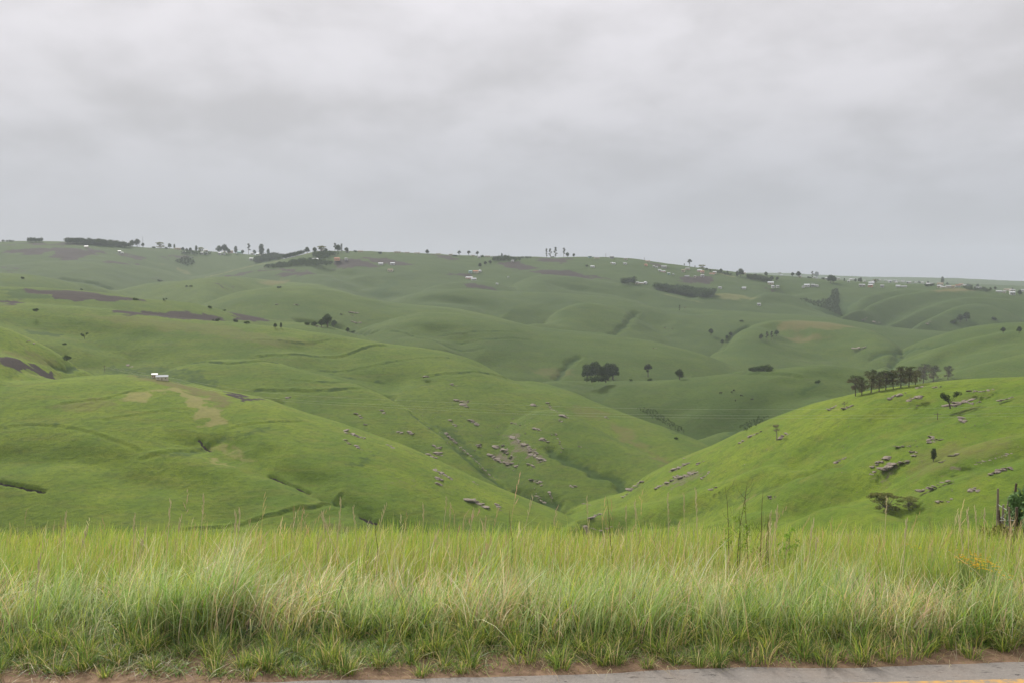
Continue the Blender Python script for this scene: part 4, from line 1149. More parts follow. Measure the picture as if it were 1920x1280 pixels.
# ------------------------------------------------------------------ houses
def wallmat(n, c): return plain(n, c, .85, .12, 1.2)
W_ = {'white': wallmat('whitewash', (.48, .48, .46)), 'cream': wallmat('cream_plaster', (.52, .47, .36)), 'pink': wallmat('pink_plaster', (.55, .36, .30)),
      'tan': wallmat('tan_plaster', (.46, .39, .28)), 'teal': wallmat('teal_paint', (.34, .50, .48)), 'salmon': wallmat('salmon_plaster', (.62, .34, .22)), 'grey': wallmat('grey_block', (.36, .36, .36))}
R_ = {'white': plain('bright_tin_roof', (.55, .57, .60), .55, .12, 1.5, .5), 'grey': plain('weathered_tin_roof', (.40, .41, .42), .6, .3, 1.5, .4), 'tan': plain('thatch', (.32, .26, .17), .95, .3, 3),
      'rust': plain('rusty_roof', (.30, .14, .09), .8, .4, 2), 'teal': plain('teal_roof', (.25, .45, .42), .6, .2, 1.5, .4), 'salmon': plain('red_tile_roof', (.50, .22, .14), .8, .3, 2)}
M_DOOR = plain('dark_door', (.10, .07, .05), .7, .3); M_GLASS = plain('window_glass', (.05, .06, .07), .2, .2, 1, .5)
_hm = {}
def house_mesh(part, shape, key, m):
    k = (part, shape, key)
    if k in _hm: return _hm[k]
    b = MB(); ex = .35
    if shape == 'round':
        n = 20; r = 3.2
        if part == 'wall': b.tube([(0, 0, -1.2), (0, 0, 2.3)], [r, r], n)
        elif part == 'roof': b.tube([(0, 0, 2.15), (0, 0, 2.3), (0, 0, 4.3)], [r+.5, r+.5, .1], n)
        elif part == 'door': b.box(-.45, .45, -r-.06, -r+.1, -.1, 1.95)
        else: b.box(1.2, 1.9, -r+.2, -r+.75, 1.0, 1.6)
    else:
        L2 = {'long': 7.5, 'box': 4.2, 'small': 2.6, 'shed': 5.0}[shape]; D2_ = {'small': 2.0, 'shed': 2.6}.get(shape, 3.1); H = 2.7
        if part == 'wall':
            b.box(-L2, L2, -D2_, D2_, -1.2, H)
            if shape in ('long', 'box'):
                for s in (-1, 1): b.add([(s*L2, -D2_, H), (s*L2, D2_, H), (s*L2, 0, H+1.3), (s*(L2-.2), -D2_, H), (s*(L2-.2), D2_, H), (s*(L2-.2), 0, H+1.3)], [(0, 1, 2), (3, 5, 4), (0, 2, 5, 3), (1, 4, 5, 2)])
        elif part == 'roof':
            if shape in ('long', 'box'):
                for s in (-1, 1):
                    y0, z0, y1, z1 = s*(D2_+ex), H-.12, 0, H+1.36
                    b.add([(-L2-ex, y0, z0), (L2+ex, y0, z0), (L2+ex, y1, z1), (-L2-ex, y1, z1), (-L2-ex, y0, z0+.12), (L2+ex, y0, z0+.12), (L2+ex, y1, z1+.12), (-L2-ex, y1, z1+.12)],
                          [(0, 3, 2, 1), (4, 5, 6, 7), (0, 1, 5, 4), (1, 2, 6, 5), (2, 3, 7, 6), (3, 0, 4, 7)])
            else:
                a, c = H+.02, H+.85
                b.add([(-L2-ex, -D2_-ex, a), (L2+ex, -D2_-ex, a), (L2+ex, D2_+ex, c), (-L2-ex, D2_+ex, c), (-L2-ex, -D2_-ex, a+.1), (L2+ex, -D2_-ex, a+.1), (L2+ex, D2_+ex, c+.1), (-L2-ex, D2_+ex, c+.1)],
                      [(0, 3, 2, 1), (4, 5, 6, 7), (0, 1, 5, 4), (1, 2, 6, 5), (2, 3, 7, 6), (3, 0, 4, 7)])
        elif part == 'door': b.box(-.45, .45, -D2_-.05, -D2_+.05, -.1, 2.0)
        else: b.box(-.55, .55, -D2_-.04, -D2_+.05, .95, 1.95)
    _hm[k] = b.mesh(part, m); return _hm[k]
def put_house(px, py, wpx, shape, wall, roof, label, rz=None, name=None):
    x, y, z, d = cast(px, py)
    half = {'round': 3.2, 'long': 7.5, 'box': 4.2, 'small': 2.6, 'shed': 5.0}[shape]
    s = wpx/FPX*d/(2*half)*1.02
    o = empty(name or {'round': 'round_hut', 'shed': 'shed'}.get(shape, 'house'), (x, y, z+.1), (-math.atan2(x, y)+((px*3.1) % 1.0-.5)*.7) if rz is None else rz)
    o.scale = (s, s, min(s, 1.6) if s > 1 else max(s, .62))
    link('wall', house_mesh('wall', shape, wall, W_[wall]), o)
    link('roof', house_mesh('roof', shape, roof, R_[roof]), o)
    link('door', house_mesh('door', shape, '', M_DOOR), o)
    if shape == 'round': link('window', house_mesh('window', shape, '', M_GLASS), o)
    else:
        for f in ((-.62, .62) if shape == 'long' else (-.6, .6)):
            w_ = link('window', house_mesh('window', shape, '', M_GLASS), o); w_.location.x = f*half
    tag(o, label, 'hut' if shape == 'round' else ('shed' if shape == 'shed' else 'house'), 'far homesteads on the hills')
    return o
for row in '''
162 464.5 6 box cream white|cream house alone below the dark tree belt at far left
224 474 5 small white white|white cottage left of its twin beside the dark thicket
229 476 4 small white grey|grey-roofed cottage right of its twin beside the dark thicket
333 468.5 11 long tan tan|long tan building on the left ridge crest
345 475 4 small white white|bright white cottage under the garden trees of the left ridge
378 477 6 small white white|first white house right of the garden trees
387 477 5 small white grey|second white house right of the garden trees
386 471.5 6 box cream grey|cream house on the crest behind two white cottages
412 477.5 5 small white white|white cottage under the grey-green tree pair
420 478 4 small white white|tiny white cottage right of the grey-green tree pair
421 473.5 5 box cream grey|low cream house between the grey-green tree pair
432 474 8 box pink tan|pink-walled house with a brown roof on the left ridge
449 475.5 8 box teal teal|house with a teal roof on the left ridge
473 478 5 small white grey|white house half hidden under the tall pale gum
471 488 6 small white white|white house below the ridge beside the plantation corner
485 476 8 box cream white|cream house under the tallest conical tree
493 477 5 small cream grey|smaller cream house right of the tallest conical tree
482 479 4 small white teal|little blue-white shed at the foot of the conical trees
510 476 6 small cream white|pale house at the upper left end of the plantation
605 474 8 small cream grey|grey-roofed house on the crest over the second plantation
591 488 12 long white white|long white building between two dark plantations
632 488 9 box salmon salmon|orange house under the crest left of centre
649 487.5 5 small white grey|small pale house right of the orange house
651 473.5 6 small white white|white roof beside the round tree on the crest
676 473 9 long tan tan|low tan building on the crest left of centre
714 497 8 box white white|white house at the lower tip of the ploughed slope
736 496.5 8 box white white|second white house right along the ploughed slope
732 509 9 box cream tan|cream house below the two white ones
745 474.5 12 long tan grey|first of the low tan roofs along the middle skyline
763 475 9 long tan grey|second of the low tan roofs along the middle skyline
782 476 10 long cream grey|third of the low tan roofs, by the lone round tree
822 477.5 9 long tan grey|low roof on the skyline just right of the lone round tree
845 479.5 7 box tan grey|low roof on the skyline left of the three dark trees
887 481 6 box cream grey|cream house between the second and third dark skyline tree
898 484 5 small white white|white cottage below the thinnest skyline tree
914 482 10 long cream grey|long cream building right of the three dark skyline trees
927 483 6 box white grey|pale building at the left of the dark crest hedge
961 491.5 5 small white grey|tiny pale house under the dark crest hedge
882 512 6 small teal teal|teal cottage at the left of the middle farmstead
892 512 9 box cream salmon|cream house in the middle of the farmstead row
900 510 6 round white white|round white hut in the middle farmstead
880 523 13 long pink white|long pink building with a brilliant white roof
888 526 9 box white white|white house touching the long pink building
932 534 4 small white white|tiny white hut beyond the ploughed oval
953 521 3 small white grey|speck of a white hut between the ploughed patches
1106 484 6 small teal grey|greenish house right of the mushroom-shaped tree
1119 485 9 long tan grey|low tan house on the skyline left of the pole
1147 485 7 small grey grey|low dark house on the skyline right of the pole
1111 502 7 box white white|bright white house with a bush on its left
1151 496 6 box white white|white house with a smaller lean-to below the skyline
1147 495 4 small cream white|lean-to touching the white house below the skyline
1172 496 6 box white grey|white house by a dark hedge below the skyline
1173 488 6 small cream grey|faint cream house right under the skyline
1211 499 5 small salmon salmon|small orange-pink house below the shorter pole
1214 491.5 9 long tan tan|long tan roof just under the skyline pole
1226 501 4 small white grey|left of two pale huts in a small yard|t
1231 502.5 4 small white grey|right of two pale huts in a small yard|t
1237 509 5 small white white|bright hut at the left of the long pink-white house
1243 510.5 9 long pink white|long pink-white house in the middle of the right slope
1245 503 9 box grey grey|grey house above the long pink-white house
1254 515 5 small teal grey|blue-grey hut below the long pink-white house
1194 533 6 small cream white|left lean-to of the farm beside the square wood
1201 532.5 10 long cream white|main cream farm building beside the square wood
1210 532.5 7 round white white|round hut at the right of the farm beside the wood
1289 506 7 box tan grey|tan house under the lollipop gum
1281 510 6 small tan tan|brown hut lower left of the tan house
1312 510 8 box pink white|upper of two pink houses by the dirt track
1317 512.5 6 small pink salmon|lower of two pink houses by the dirt track
1335 515 9 long cream salmon|cream and pink house with white gable at the track end
1340 513.5 6 small cream white|white gabled annex behind the house at the track end
1288 519 8 long white grey|long pale roof at the top edge of the dark field
1303 520.5 4 small cream grey|tiny hut at the top edge of the dark field
1317 519.5 6 small white grey|pale roof right along the top edge of the dark field
1262 516 3 small white grey|speck of a hut left of the dark field
1350 541 6 box white grey|pale house left of the pale grass spur
1395 542 7 box white white|white house on a small dark yard
1395 514.5 6 small cream white|cream house between the dark pair of trees and the hedge
1445 533.5 10 box cream white|large cream house above two small white ones
1449 539.5 5 small white white|left and lower white house at the garden bush
1458 539 5 small white grey|right white house beside the garden bush
1423 573 6 small white grey|lone hut low on the far green spur
1465 517 5 small white white|white house under the dark trees at the far village edge
1513 537.5 9 box white white|left house of the white row above the ravine
1524 537.5 6 small grey grey|grey middle house of the row above the ravine
1531 537.5 6 box white grey|right house of the white row above the ravine
1506 539.5 4 small white grey|tiny hut left of the white row above the ravine
1527 522.5 4 small white white|brilliant white roof under the hazy gums
1500 520.5 5 small cream grey|cream house under the dark hedge in the far village
1550 524.5 5 small white white|white house left of the big round tree
1591 529 4 small white white|bright speck of a house right of the small conifer
1614 537.5 6 small white grey|left of two white houses at the ravine's right rim
1619 537 5 small white white|right of two white houses at the ravine's right rim
1634 533.5 9 box white white|white house above the salmon one
1632 538.5 7 small salmon white|salmon house below the white one
1654 539 6 small grey grey|grey hut alone right of the salmon house
1684 538.5 7 box white white|left of two long white houses left of the right hill
1695 538.5 9 long white grey|right of two long white houses left of the right hill
1704 531.5 7 box cream grey|cream house in the far village behind two long white ones
1740 535.5 5 small white white|small white house at the hedge on the right hill
1746 534.8 7 box white grey|white house just right of the hedge on the right hill
1763 535.5 9 box tan tan|tan house right under the lone dark tree
1761 539.5 6 small cream white|cream cottage at the left of the front row under the lone tree
1769 540 10 long cream white|long cream house in the front row under the lone tree
1778 540 8 box cream grey|house between the long cream one and the tall beige one
1785 540 8 box tan tan|tall beige house at the right of the front row
1796 538.5 8 box white rust|white house with a pink wall right of the beige one
1802 535.5 6 small pink rust|small house with a rust-red roof on the right hill
1811 536.5 9 long cream grey|long pale roof behind the rust-red one
1833 542 12 long white grey|long low white house on the right hill's far side
1873 548 9 long white white|long white roof low at far right
1883 549.5 5 small cream grey|little hut right of the long white roof
1890 545.5 12 long tan tan|long tan house with dark garden at far right
1898 553 8 small white white|lowest white roof by the dark leafy mass
1898 546.5 8 small cream grey|cream annex behind the long tan house
1918 547 5 small white grey|pale house at the right edge behind the dark leafy mass
'''.strip().splitlines():
    a_, lb = row.split('|')[:2]; x_, y_, w_, sh_, wa_, ro_ = a_.split()
    put_house(float(x_), float(y_), float(w_), sh_, wa_, ro_, lb)
o = put_house(304, 711.5, 20, 'long', 'cream', 'white', 'long cream shed with a white tin roof on the near left crest', rz=.25, name='farm_shed'); o['group'] = 'buildings on the near left crest'; o['category'] = 'shed'
o = put_house(290, 707.5, 10, 'shed', 'tan', 'white', 'low white-roofed lean-to left of the long cream shed', rz=.25, name='farm_shed'); o['group'] = 'buildings on the near left crest'
# the hazy village on the plateau beyond the right ridge: one look, too far to tell apart
_r = random.Random(4)
for i in range(46):
    px_ = _r.uniform(1466, 1740); py_ = 519.5+(px_-1466)*.034+_r.uniform(0, 5.5)*(.4+(px_-1466)/500)
    if cast(px_, py_)[3] < 2500: continue
    o = put_house(px_, py_, _r.uniform(3, 5.5), _r.choice(['box', 'long', 'small']), _r.choice(['white', 'cream', 'white', 'pink']), _r.choice(['white', 'grey', 'white']), 'tiny pale house in the hazy village beyond the right ridge')
    o['group'] = 'hazy village houses beyond the right ridge'
for i in range(16):
    px_ = _r.uniform(1560, 1740); py_ = 522+(px_-1466)*.03+_r.uniform(0, 4)
    if cast(px_, py_)[3] < 2500: continue
    put_tree('dense', px_, py_, _r.uniform(3, 5), 'tiny hazy tree among the village houses beyond the right ridge', group='hazy village trees')


# ------------------------------------------------------------------ masts, poles and wires
M_STEEL = plain('galvanised_steel', (.35, .36, .37), .5, .2, 5, .5); M_POLE = plain('creosote_pole', (.16, .12, .09), .9, .3, 4)
def put_mast(px, py, hpx, label):
    x, y, z, d = cast(px, py); H = hpx/FPX*d; o = empty('radio_mast', (x, y, z)); b = MB(); w0 = .9
    for k in range(3):
        a = k*2*PI/3; b.tube([(math.cos(a)*w0, math.sin(a)*w0, -1), (math.cos(a)*.35, math.sin(a)*.35, H)], [.16, .12], 4)
    for i in range(14):
        t0, t1 = i/14, (i+1)/14
        for k in range(3):
            a, c = k*2*PI/3, (k+1)*2*PI/3; r0, r1 = w0+(.35-w0)*t0, w0+(.35-w0)*t1
            b.tube([(math.cos(a)*r0, math.sin(a)*r0, H*t0), (math.cos(c)*r1, math.sin(c)*r1, H*t1)], [.07, .07], 4)
    link('lattice', b.mesh('lattice', M_STEEL), o)
    c = MB(); c.tube([(0, 0, H-.2), (0, 0, H+2.5)], [.12, .05], 5); c.box(-.5, .5, -.5, .5, H-2, H-1.4); link('aerial', c.mesh('aerial', M_STEEL), o)
    tag(o, label, 'mast')
put_mast(261, 464, 11, 'shorter of two thin lattice masts on the left skyline')
put_mast(268, 464, 19, 'taller of two thin lattice masts on the left skyline')
def put_pole(px, py, hpx, label, arm=1.2):
    x, y, z, d = cast(px, py); H = hpx/FPX*d; o = empty('utility_pole', (x, y, z), -math.atan2(x, y))
    r = max(.14, .00018*d)
    b = MB(); b.tube([(0, 0, -1), (0, 0, H)], [r, r*.75], 7); link('pole', b.mesh('pole', M_POLE), o)
    b = MB(); b.box(-arm, arm, -r-.12, -r, H-.75, H-.6); link('crossarm', b.mesh('crossarm', M_POLE), o)
    tag(o, label, 'pole'); return x, y, z, H
put_pole(1136, 484, 9, 'pole on the skyline right of the gum trees')
put_pole(1208, 489, 6, 'shorter skyline pole farther right, above the tan roof')
put_pole(537, 473, 7, 'pole on the skyline over the long dark plantation')
pl = put_pole(196, 693, 8.5, 'small pole on the crest of the near left hill')
pr = put_pole(1758, 781, 8, 'small pole on the right hillside below the pink boulders')
M_WIRE = plain('bare_wire', (.62, .62, .58), .5, .1, 1, .4)
# three strands from the left crest across the valley, past the right-hand pole
def wire(rows, label):
    pts = []
    for px, py, d in rows:
        az, te = pix_ray(px, py); pts.append((math.sin(az)*d, math.cos(az)*d, EYE+te*d))
    b = MB(); P = []
    n = 40; a = np.array(pts); t = np.linspace(0, 1, len(a)); T = np.linspace(0, 1, n)
    for q in range(n): P.append(tuple(pchip(np.array([T[q]]), t, a[:, i])[0] for i in range(3)))
    b.tube(P, [.012]*n, 5)
    o = link('overhead_wire', b.mesh('overhead_wire', M_WIRE)); tag(o, label, 'wire', 'overhead wires across the valley')
wire([(196, 686, 500), (480, 733, 400), (720, 748, 345), (960, 758, 312), (1200, 765, 292), (1440, 767, 280), (1620, 765.5, 276), (1758, 764, 275), (2060, 757, 276)], 'highest of the three thin wires crossing the valley')
wire([(196, 687.5, 500), (480, 742, 400), (720, 758, 345), (960, 769.5, 312), (1200, 776, 292), (1440, 778, 280), (1620, 777.5, 276), (1758, 776.5, 275), (2060, 770, 276)], 'middle of the three thin wires crossing the valley')
wire([(196, 689, 500), (480, 745.5, 401), (720, 762.5, 346), (960, 774.5, 313), (1200, 781, 293), (1440, 783.3, 281), (1620, 783, 277), (1758, 782, 276), (2060, 776, 277)], 'lowest of the three thin wires crossing the valley')

# ------------------------------------------------------------------ cattle on the saddle hill
M_COW = plain('dark_hide', (.035, .025, .02), .8, .3, 2)
def make_cow(v, graze):
    bm = bmesh.new()
    pts = {'rump': ((-.75, 0, 1.12), (.27, .30)), 'hip': ((-.5, 0, 1.15), (.31, .33)), 'belly': ((0, 0, 1.05), (.34, .37)), 'chest': ((.5, 0, 1.08), (.30, .36)), 'neck': ((.85, 0, 1.2 if not graze else .95), (.17, .23)),
           'poll': ((1.1, 0, 1.38 if not graze else .55), (.13, .15)), 'muzzle': ((1.42, 0, 1.2 if not graze else .22), (.08, .09))}
    V = []; R = []; E = []
    def vv(p, r): V.append(p); R.append(r); return len(V)-1
    ids = [vv(*pts[k]) for k in ('rump', 'hip', 'belly', 'chest', 'neck', 'poll', 'muzzle')]
    E += list(zip(ids[:-1], ids[1:]))
    for s in (-1, 1):
        a = vv((-.62, s*.2, .85), (.16, .18)); b = vv((-.72, s*.2, .5), (.08, .09)); c = vv((-.66, s*.2, .25), (.055, .055)); d = vv((-.64, s*.2, 0), (.06, .06)); E += [(ids[1], a), (a, b), (b, c), (c, d)]
        a = vv((.52, s*.2, .8), (.13, .14)); b = vv((.53, s*.2, .45), (.065, .07)); d = vv((.52, s*.2, 0), (.055, .055)); E += [(ids[3], a), (a, b), (b, d)]
        e = vv((1.02, s*.2, pts['poll'][0][2]+.06), (.03, .05)); E += [(ids[5], e)]
    a = vv((-.98, 0, 1.15), (.04, .04)); b = vv((-1.03, 0, .5), (.03, .03)); E += [(ids[0], a), (a, b)]
    me = bpy.data.meshes.new('cow'); me.from_pydata(V, E, [])
    o = bpy.data.objects.new('cow', me); COL.objects.link(o)
    md = o.modifiers.new('skin', 'SKIN'); md.use_smooth_shade = True
    for i, r in enumerate(R): me.skin_vertices[0].data[i].radius = r
    me.skin_vertices[0].data[ids[1]].use_root = True
    o.modifiers.new('sub', 'SUBSURF').render_levels = 1
    me.materials.append(M_COW); return o
_cow = [None, None]
for i, (px, py, lb) in enumerate(((1351, 738, 'black cow alone at the left of the scattered herd'), (1372, 736, 'black cow left in the close pair of the herd'), (1376, 733, 'black cow uphill in the close pair of the herd'),
        (1390, 742.5, 'black cow in the middle right of the herd'), (1379, 752, 'small cow lowest on the slope below the pair'), (1410, 750, 'small cow farthest right of the herd'))):
    g = i % 2
    if _cow[g] is None: o = _cow[g] = make_cow(i, g == 1)
    else: o = _cow[g].copy(); COL.objects.link(o)
    x, y, z, d = cast(px, py); o.location = (x, y, z); o.rotation_euler = (0, 0, i*1.9); o.scale = (1.1,)*3
    tag(o, lb, 'cow', 'cattle grazing on the saddle hill')

# ------------------------------------------------------------------ rocks
def rockmat():
    m, t = mat('weathered_rock'); b = NB(t); P = b.objc(); O = b.n('ShaderNodeObjectInfo').outputs['Random']
    a = b.mix(b.ramp(b.noise(P, .9, 5, .65), .35, .65), (.25, .205, .165), (.125, .10, .08))
    a = b.mix(b.ramp(b.noise(P, 2.6, 4, .7), .55, .75), a, (.37, .34, .30))
    a = b.mix(b.math('MULTIPLY', b.ramp(b.noise(P, 1.4, 3, .6), .6, .7), .6), a, (.09, .085, .075))
    a = b.mix(b.math('MULTIPLY', O, .35), a, (.31, .27, .22))
    b.principled(a, .9, b.bump(b.noise(P, 3, 6, .7), .25, .8), .2); return m
M_ROCK = rockmat()
def rock_blob(rng, sx, sy, sz, sub=2):
    """angular boulder: icosphere cut by random planes, then roughened"""
    bm = bmesh.new(); bmesh.ops.create_icosphere(bm, subdivisions=sub, radius=1)
    planes = rng.normal(size=(9, 3)); planes /= np.linalg.norm(planes, axis=1)[:, None]; dist = rng.uniform(.55, .85, 9)
    out_v = []
    for v in bm.verts:
        p = np.array(v.co)
        for n_, d_ in zip(planes, dist):
            k = p @ n_
            if k > d_: p = p-n_*(k-d_)*.92
        p = p*(1+rng.uniform(-.04, .04)); out_v.append((p[0]*sx, p[1]*sy, p[2]*sz))
    fs = [tuple(v.index for v in f.verts) for f in bm.faces]; bm.free(); return out_v, fs
def rot(vs, ax, ay, az):
    M = Matrix.Rotation(az, 3, 'Z') @ Matrix.Rotation(ay, 3, 'Y') @ Matrix.Rotation(ax, 3, 'X'); return [tuple(M @ Vector(v)) for v in vs]
def outcrop(x0, y0, x1, y1, size, n, label, flat=.45):
    """a run of bedrock blocks between two places on the slope, size = block width in photo px"""
    rng = np.random.default_rng(int(x0*13+y0*7)); A_ = np.array(cast(x0, y0)); B_ = np.array(cast(x1, y1))
    c = (A_+B_)/2; b = MB(); s0 = size/FPX*c[3]*1.12; n = int(n*1.3)+1; flat *= .55
    for i in range(n):
        t = (i+.5)/n+rng.uniform(-.2, .2)/n; p = A_+(B_-A_)*t; s = s0*rng.uniform(.25, 1.0)*.68
        if i == 0 and n > 3: s = s0*.85
        jx, jy = rng.normal(0, s0*.2), rng.normal(0, s0*.35)
        x, y = p[0]+jx, p[1]+jy; z = float(base_height(np.array([[math.atan2(x, y)]]), np.array([[math.hypot(x, y)]]))[0, 0])
        vs, fs = rock_blob(rng, s*rng.uniform(.9, 1.3), s*rng.uniform(.7, 1.1), s*flat*rng.uniform(.8, 1.4))
        vs = rot(vs, rng.uniform(-.3, .3), rng.uniform(-.25, .25), rng.uniform(0, 6.28))
        b.add([(v[0]+x-c[0], v[1]+y-c[1], v[2]+z-c[2]+s*flat*.15) for v in vs], fs)
    o = link('rock_outcrop', b.mesh('rock_outcrop', M_ROCK)); o.location = tuple(c[:3]); tag(o, label, 'rock outcrop'); return o
_bp = []
def boulder(px, py, w, label, group):
    rng = np.random.default_rng(int(px*11+py*3))
    if len(_bp) < 6:
        vs, fs = rock_blob(np.random.default_rng(len(_bp)+50), 1, .8, .62, 2); b = MB(); b.add(vs, fs); o = link('boulder', b.mesh('boulder', M_ROCK)); _bp.append(o)
    else: o = _bp[int(px+py) % 6].copy(); COL.objects.link(o)
    x, y, z, d = cast(px, py); s = w/FPX*d*.5
    o.location = (x, y, z+s*.12); o.scale = (s*rng.uniform(.9, 1.2), s, s*rng.uniform(.8, 1.2)); o.rotation_euler = (rng.uniform(-.3, .3), rng.uniform(-.3, .3), rng.uniform(0, 6.28))
    tag(o, label, 'boulder', group)
for row in ROCKS:
    a_, lb = row.split('|'); q_ = list(map(float, a_.split())); outcrop(*q_[:5], int(q_[5]), lb)
_r = random.Random(12)
def scatter(n, poly, w0, w1, label, group):
    xs = [p[0] for p in poly]; ys = [p[1] for p in poly]; k = 0
    while k < n:
        a_, c_ = _r.uniform(min(xs), max(xs)), _r.uniform(min(ys), max(ys))
        if in_poly(np.array([a_]), np.array([c_]), poly)[0]: boulder(a_, c_, _r.uniform(w0, w1)**1.0, label, group); k += 1
scatter(46, [(860,775),(960,770),(1060,800),(1060,900),(1000,930),(930,880),(870,830)], 1.3, 3.6, 'small pale loose stone on the shaded rocky slope above the valley', 'loose stones on the shaded slope')
scatter(22, [(760,755),(860,800),(950,900),(900,890),(800,810)], 1.3, 3.2, 'small pale stone lying along the stony gully', 'loose stones along the gully')
scatter(40, [(1560,780),(1600,755),(1800,730),(1915,730),(1915,830),(1750,860),(1600,900),(1500,860)], 1.2, 3.0, 'small pale loose stone on the open right hillside', 'loose stones on the right hillside')
scatter(22, [(1100,950),(1250,870),(1400,820),(1480,800),(1440,860),(1320,910),(1160,960)], 1.3, 3.2, 'small pale loose stone on the lower flank of the right hill', 'loose stones on the lower right flank')
scatter(20, [(1500,940),(1700,890),(1915,830),(1915,900),(1700,950)], 1.3, 3.0, 'small pale loose stone on the nearest right slope', 'loose stones on the nearest right slope')
scatter(20, [(600,800),(700,830),(860,890),(960,930),(960,960),(820,930),(640,850)], 1.2, 2.8, 'small pale loose stone on the near left spur', 'loose stones on the near left spur')

# ------------------------------------------------------------------ road
def road_edge(x): return 5.375 + 0.30*np.tanh(.07*np.asarray(x, float)/.30)
def strip(name, xs, y0f, y1f, z, m, ny=2):
    X = np.repeat(xs[:, None], ny, 1); T = np.linspace(0, 1, ny)[None]
    Y = y0f(xs)[:, None]*(1-T)+y1f(xs)[:, None]*T
    V = np.stack([X, Y, np.full_like(X, z)], -1).reshape(-1, 3); i = np.arange(len(xs)*ny).reshape(len(xs), ny)
    F = np.stack([i[:-1, :-1], i[1:, :-1], i[1:, 1:], i[:-1, 1:]], -1).reshape(-1, 4)
    return link(name, np_mesh(name, V, F, m))
def asphalt():
    m, t = mat('worn_asphalt'); b = NB(t); P = b.pos()
    c = b.mix(b.noise(P, 38, 5, .75), (.145, .132, .120), (.30, .272, .245))
    v = b.n('ShaderNodeTexVoronoi'); b.l(P, v.inputs['Vector']); v.inputs['Scale'].default_value = 70
    c = b.mix(b.math('MULTIPLY', b.ramp(v.outputs['Distance'], .28, .05), .6), c, (.33, .31, .29))
    c = b.mix(b.math('MULTIPLY', b.ramp(b.noise(b.scalev(P, (9, 30, 9)), 1.0, 4, .7, .6), .60, .66), .75), c, (.035, .032, .03))
    c = b.mix(b.math('MULTIPLY', b.ramp(b.noise(P, 1.7, 4, .6), .5, .75), .35), c, (.27, .19, .13))
    b.principled(c, .9, b.bump(b.noise(P, 90, 4, .8), .006, .8), .25); return m
def paint():
    m, t = mat('worn_yellow_paint'); b = NB(t); P = b.pos()
    c = b.mix(b.ramp(b.noise(P, 24, 5, .8), .42, .60), (.50, .29, .09), (.24, .20, .16))
    b.principled(c, .8, None, .3); return m
xs = np.concatenate([np.linspace(-260, -8, 60), np.arange(-7.96, 8, .04), np.linspace(8, 260, 60)])
wob = lambda x: fbm(x, x*0+3.3, .9, 4, 61)*.035
o = strip('road', xs, lambda x: 0*x-3.6, lambda x: road_edge(x)+wob(x), .006, asphalt(), 3); o['kind'] = 'structure'
o = strip('road_marking', xs, lambda x: road_edge(x)-.30, lambda x: road_edge(x)-.228+wob(x)*.12, .010, paint()); o['kind'] = 'structure'

# ------------------------------------------------------------------ grass blades
def blade_mat():
    m, t = mat('grass_blades'); b = NB(t)
    c = b.n('ShaderNodeAttribute', attribute_name='tone').outputs['Color']
    d = b.n('ShaderNodeBsdfDiffuse'); b.l(c, d.inputs[0])
    tr = b.n('ShaderNodeBsdfTranslucent'); b.l(c, tr.inputs[0])
    gl = b.n('ShaderNodeBsdfGlossy'); gl.inputs['Roughness'].default_value = .45; gl.inputs[0].default_value = (.8, .85, .9, 1)
    m1 = b.n('ShaderNodeMixShader'); m1.inputs[0].default_value = .42; b.l(d.outputs[0], m1.inputs[1]); b.l(tr.outputs[0], m1.inputs[2])
    m2 = b.n('ShaderNodeMixShader'); m2.inputs[0].default_value = .045; b.l(m1.outputs[0], m2.inputs[1]); b.l(gl.outputs[0], m2.inputs[2])
    o = b.n('ShaderNodeOutputMaterial'); b.l(m2.outputs[0], o.inputs[0]); return m
M_BLADE = blade_mat()
def gz(x, y): return base_height_near(x, y)
def base_height_near(x, y):
    z = near_z(y)
    return z + np.where(y > 5.75, fbm(x, y, 3.1, 3, 5)*0.10*np.clip((y-5.75)/2, 0, 1), 0)*np.clip(1-np.hypot(x, y)/120, 0, 1)
def blades(rng, x, y, h, wd, bend, ddir, col, nseg=4, tipcol=None, taper=.75):
    """ribbon blades; col (n,3) base colour, tipcol colour towards the tip"""
    n = len(x); z = base_height_near(x, y)-.02
    t = np.linspace(0, 1, nseg+1)
    dx, dy = np.cos(ddir), np.sin(ddir)
    up = h[:, None]*(t[None]-bend[:, None]*.45*t[None]**2.2); out_ = h[:, None]*bend[:, None]*.85*t[None]**2
    kink = rng.normal(0, .03, (n, 1))*np.sin(t[None]*5)*h[:, None]
    cx_ = x[:, None]+dx[:, None]*out_-dy[:, None]*kink; cy_ = y[:, None]+dy[:, None]*out_+dx[:, None]*kink; cz_ = z[:, None]+up
    fa = rng.uniform(-.9, .9, n)                       # blades turn their flat side roughly to the road
    wx, wy = np.cos(fa), np.sin(fa)
    ww = wd[:, None]*(1-t[None]**1.6)**taper*.5 + wd[:, None]*.04
    Lf = np.stack([cx_-wx[:, None]*ww, cy_-wy[:, None]*ww, cz_], -1); Rt = np.stack([cx_+wx[:, None]*ww, cy_+wy[:, None]*ww, cz_], -1)
    V = np.stack([Lf, Rt], 2).reshape(n, (nseg+1)*2, 3)
    k = np.arange(nseg)*2; q = np.stack([k, k+1, k+3, k+2], -1)
    F = (np.arange(n)[:, None, None]*(nseg+1)*2+q[None]).reshape(-1, 4)
    tc_ = tipcol if tipcol is not None else col
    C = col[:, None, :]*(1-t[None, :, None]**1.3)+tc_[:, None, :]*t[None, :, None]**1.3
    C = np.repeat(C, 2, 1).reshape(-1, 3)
    return V.reshape(-1, 3), F, C
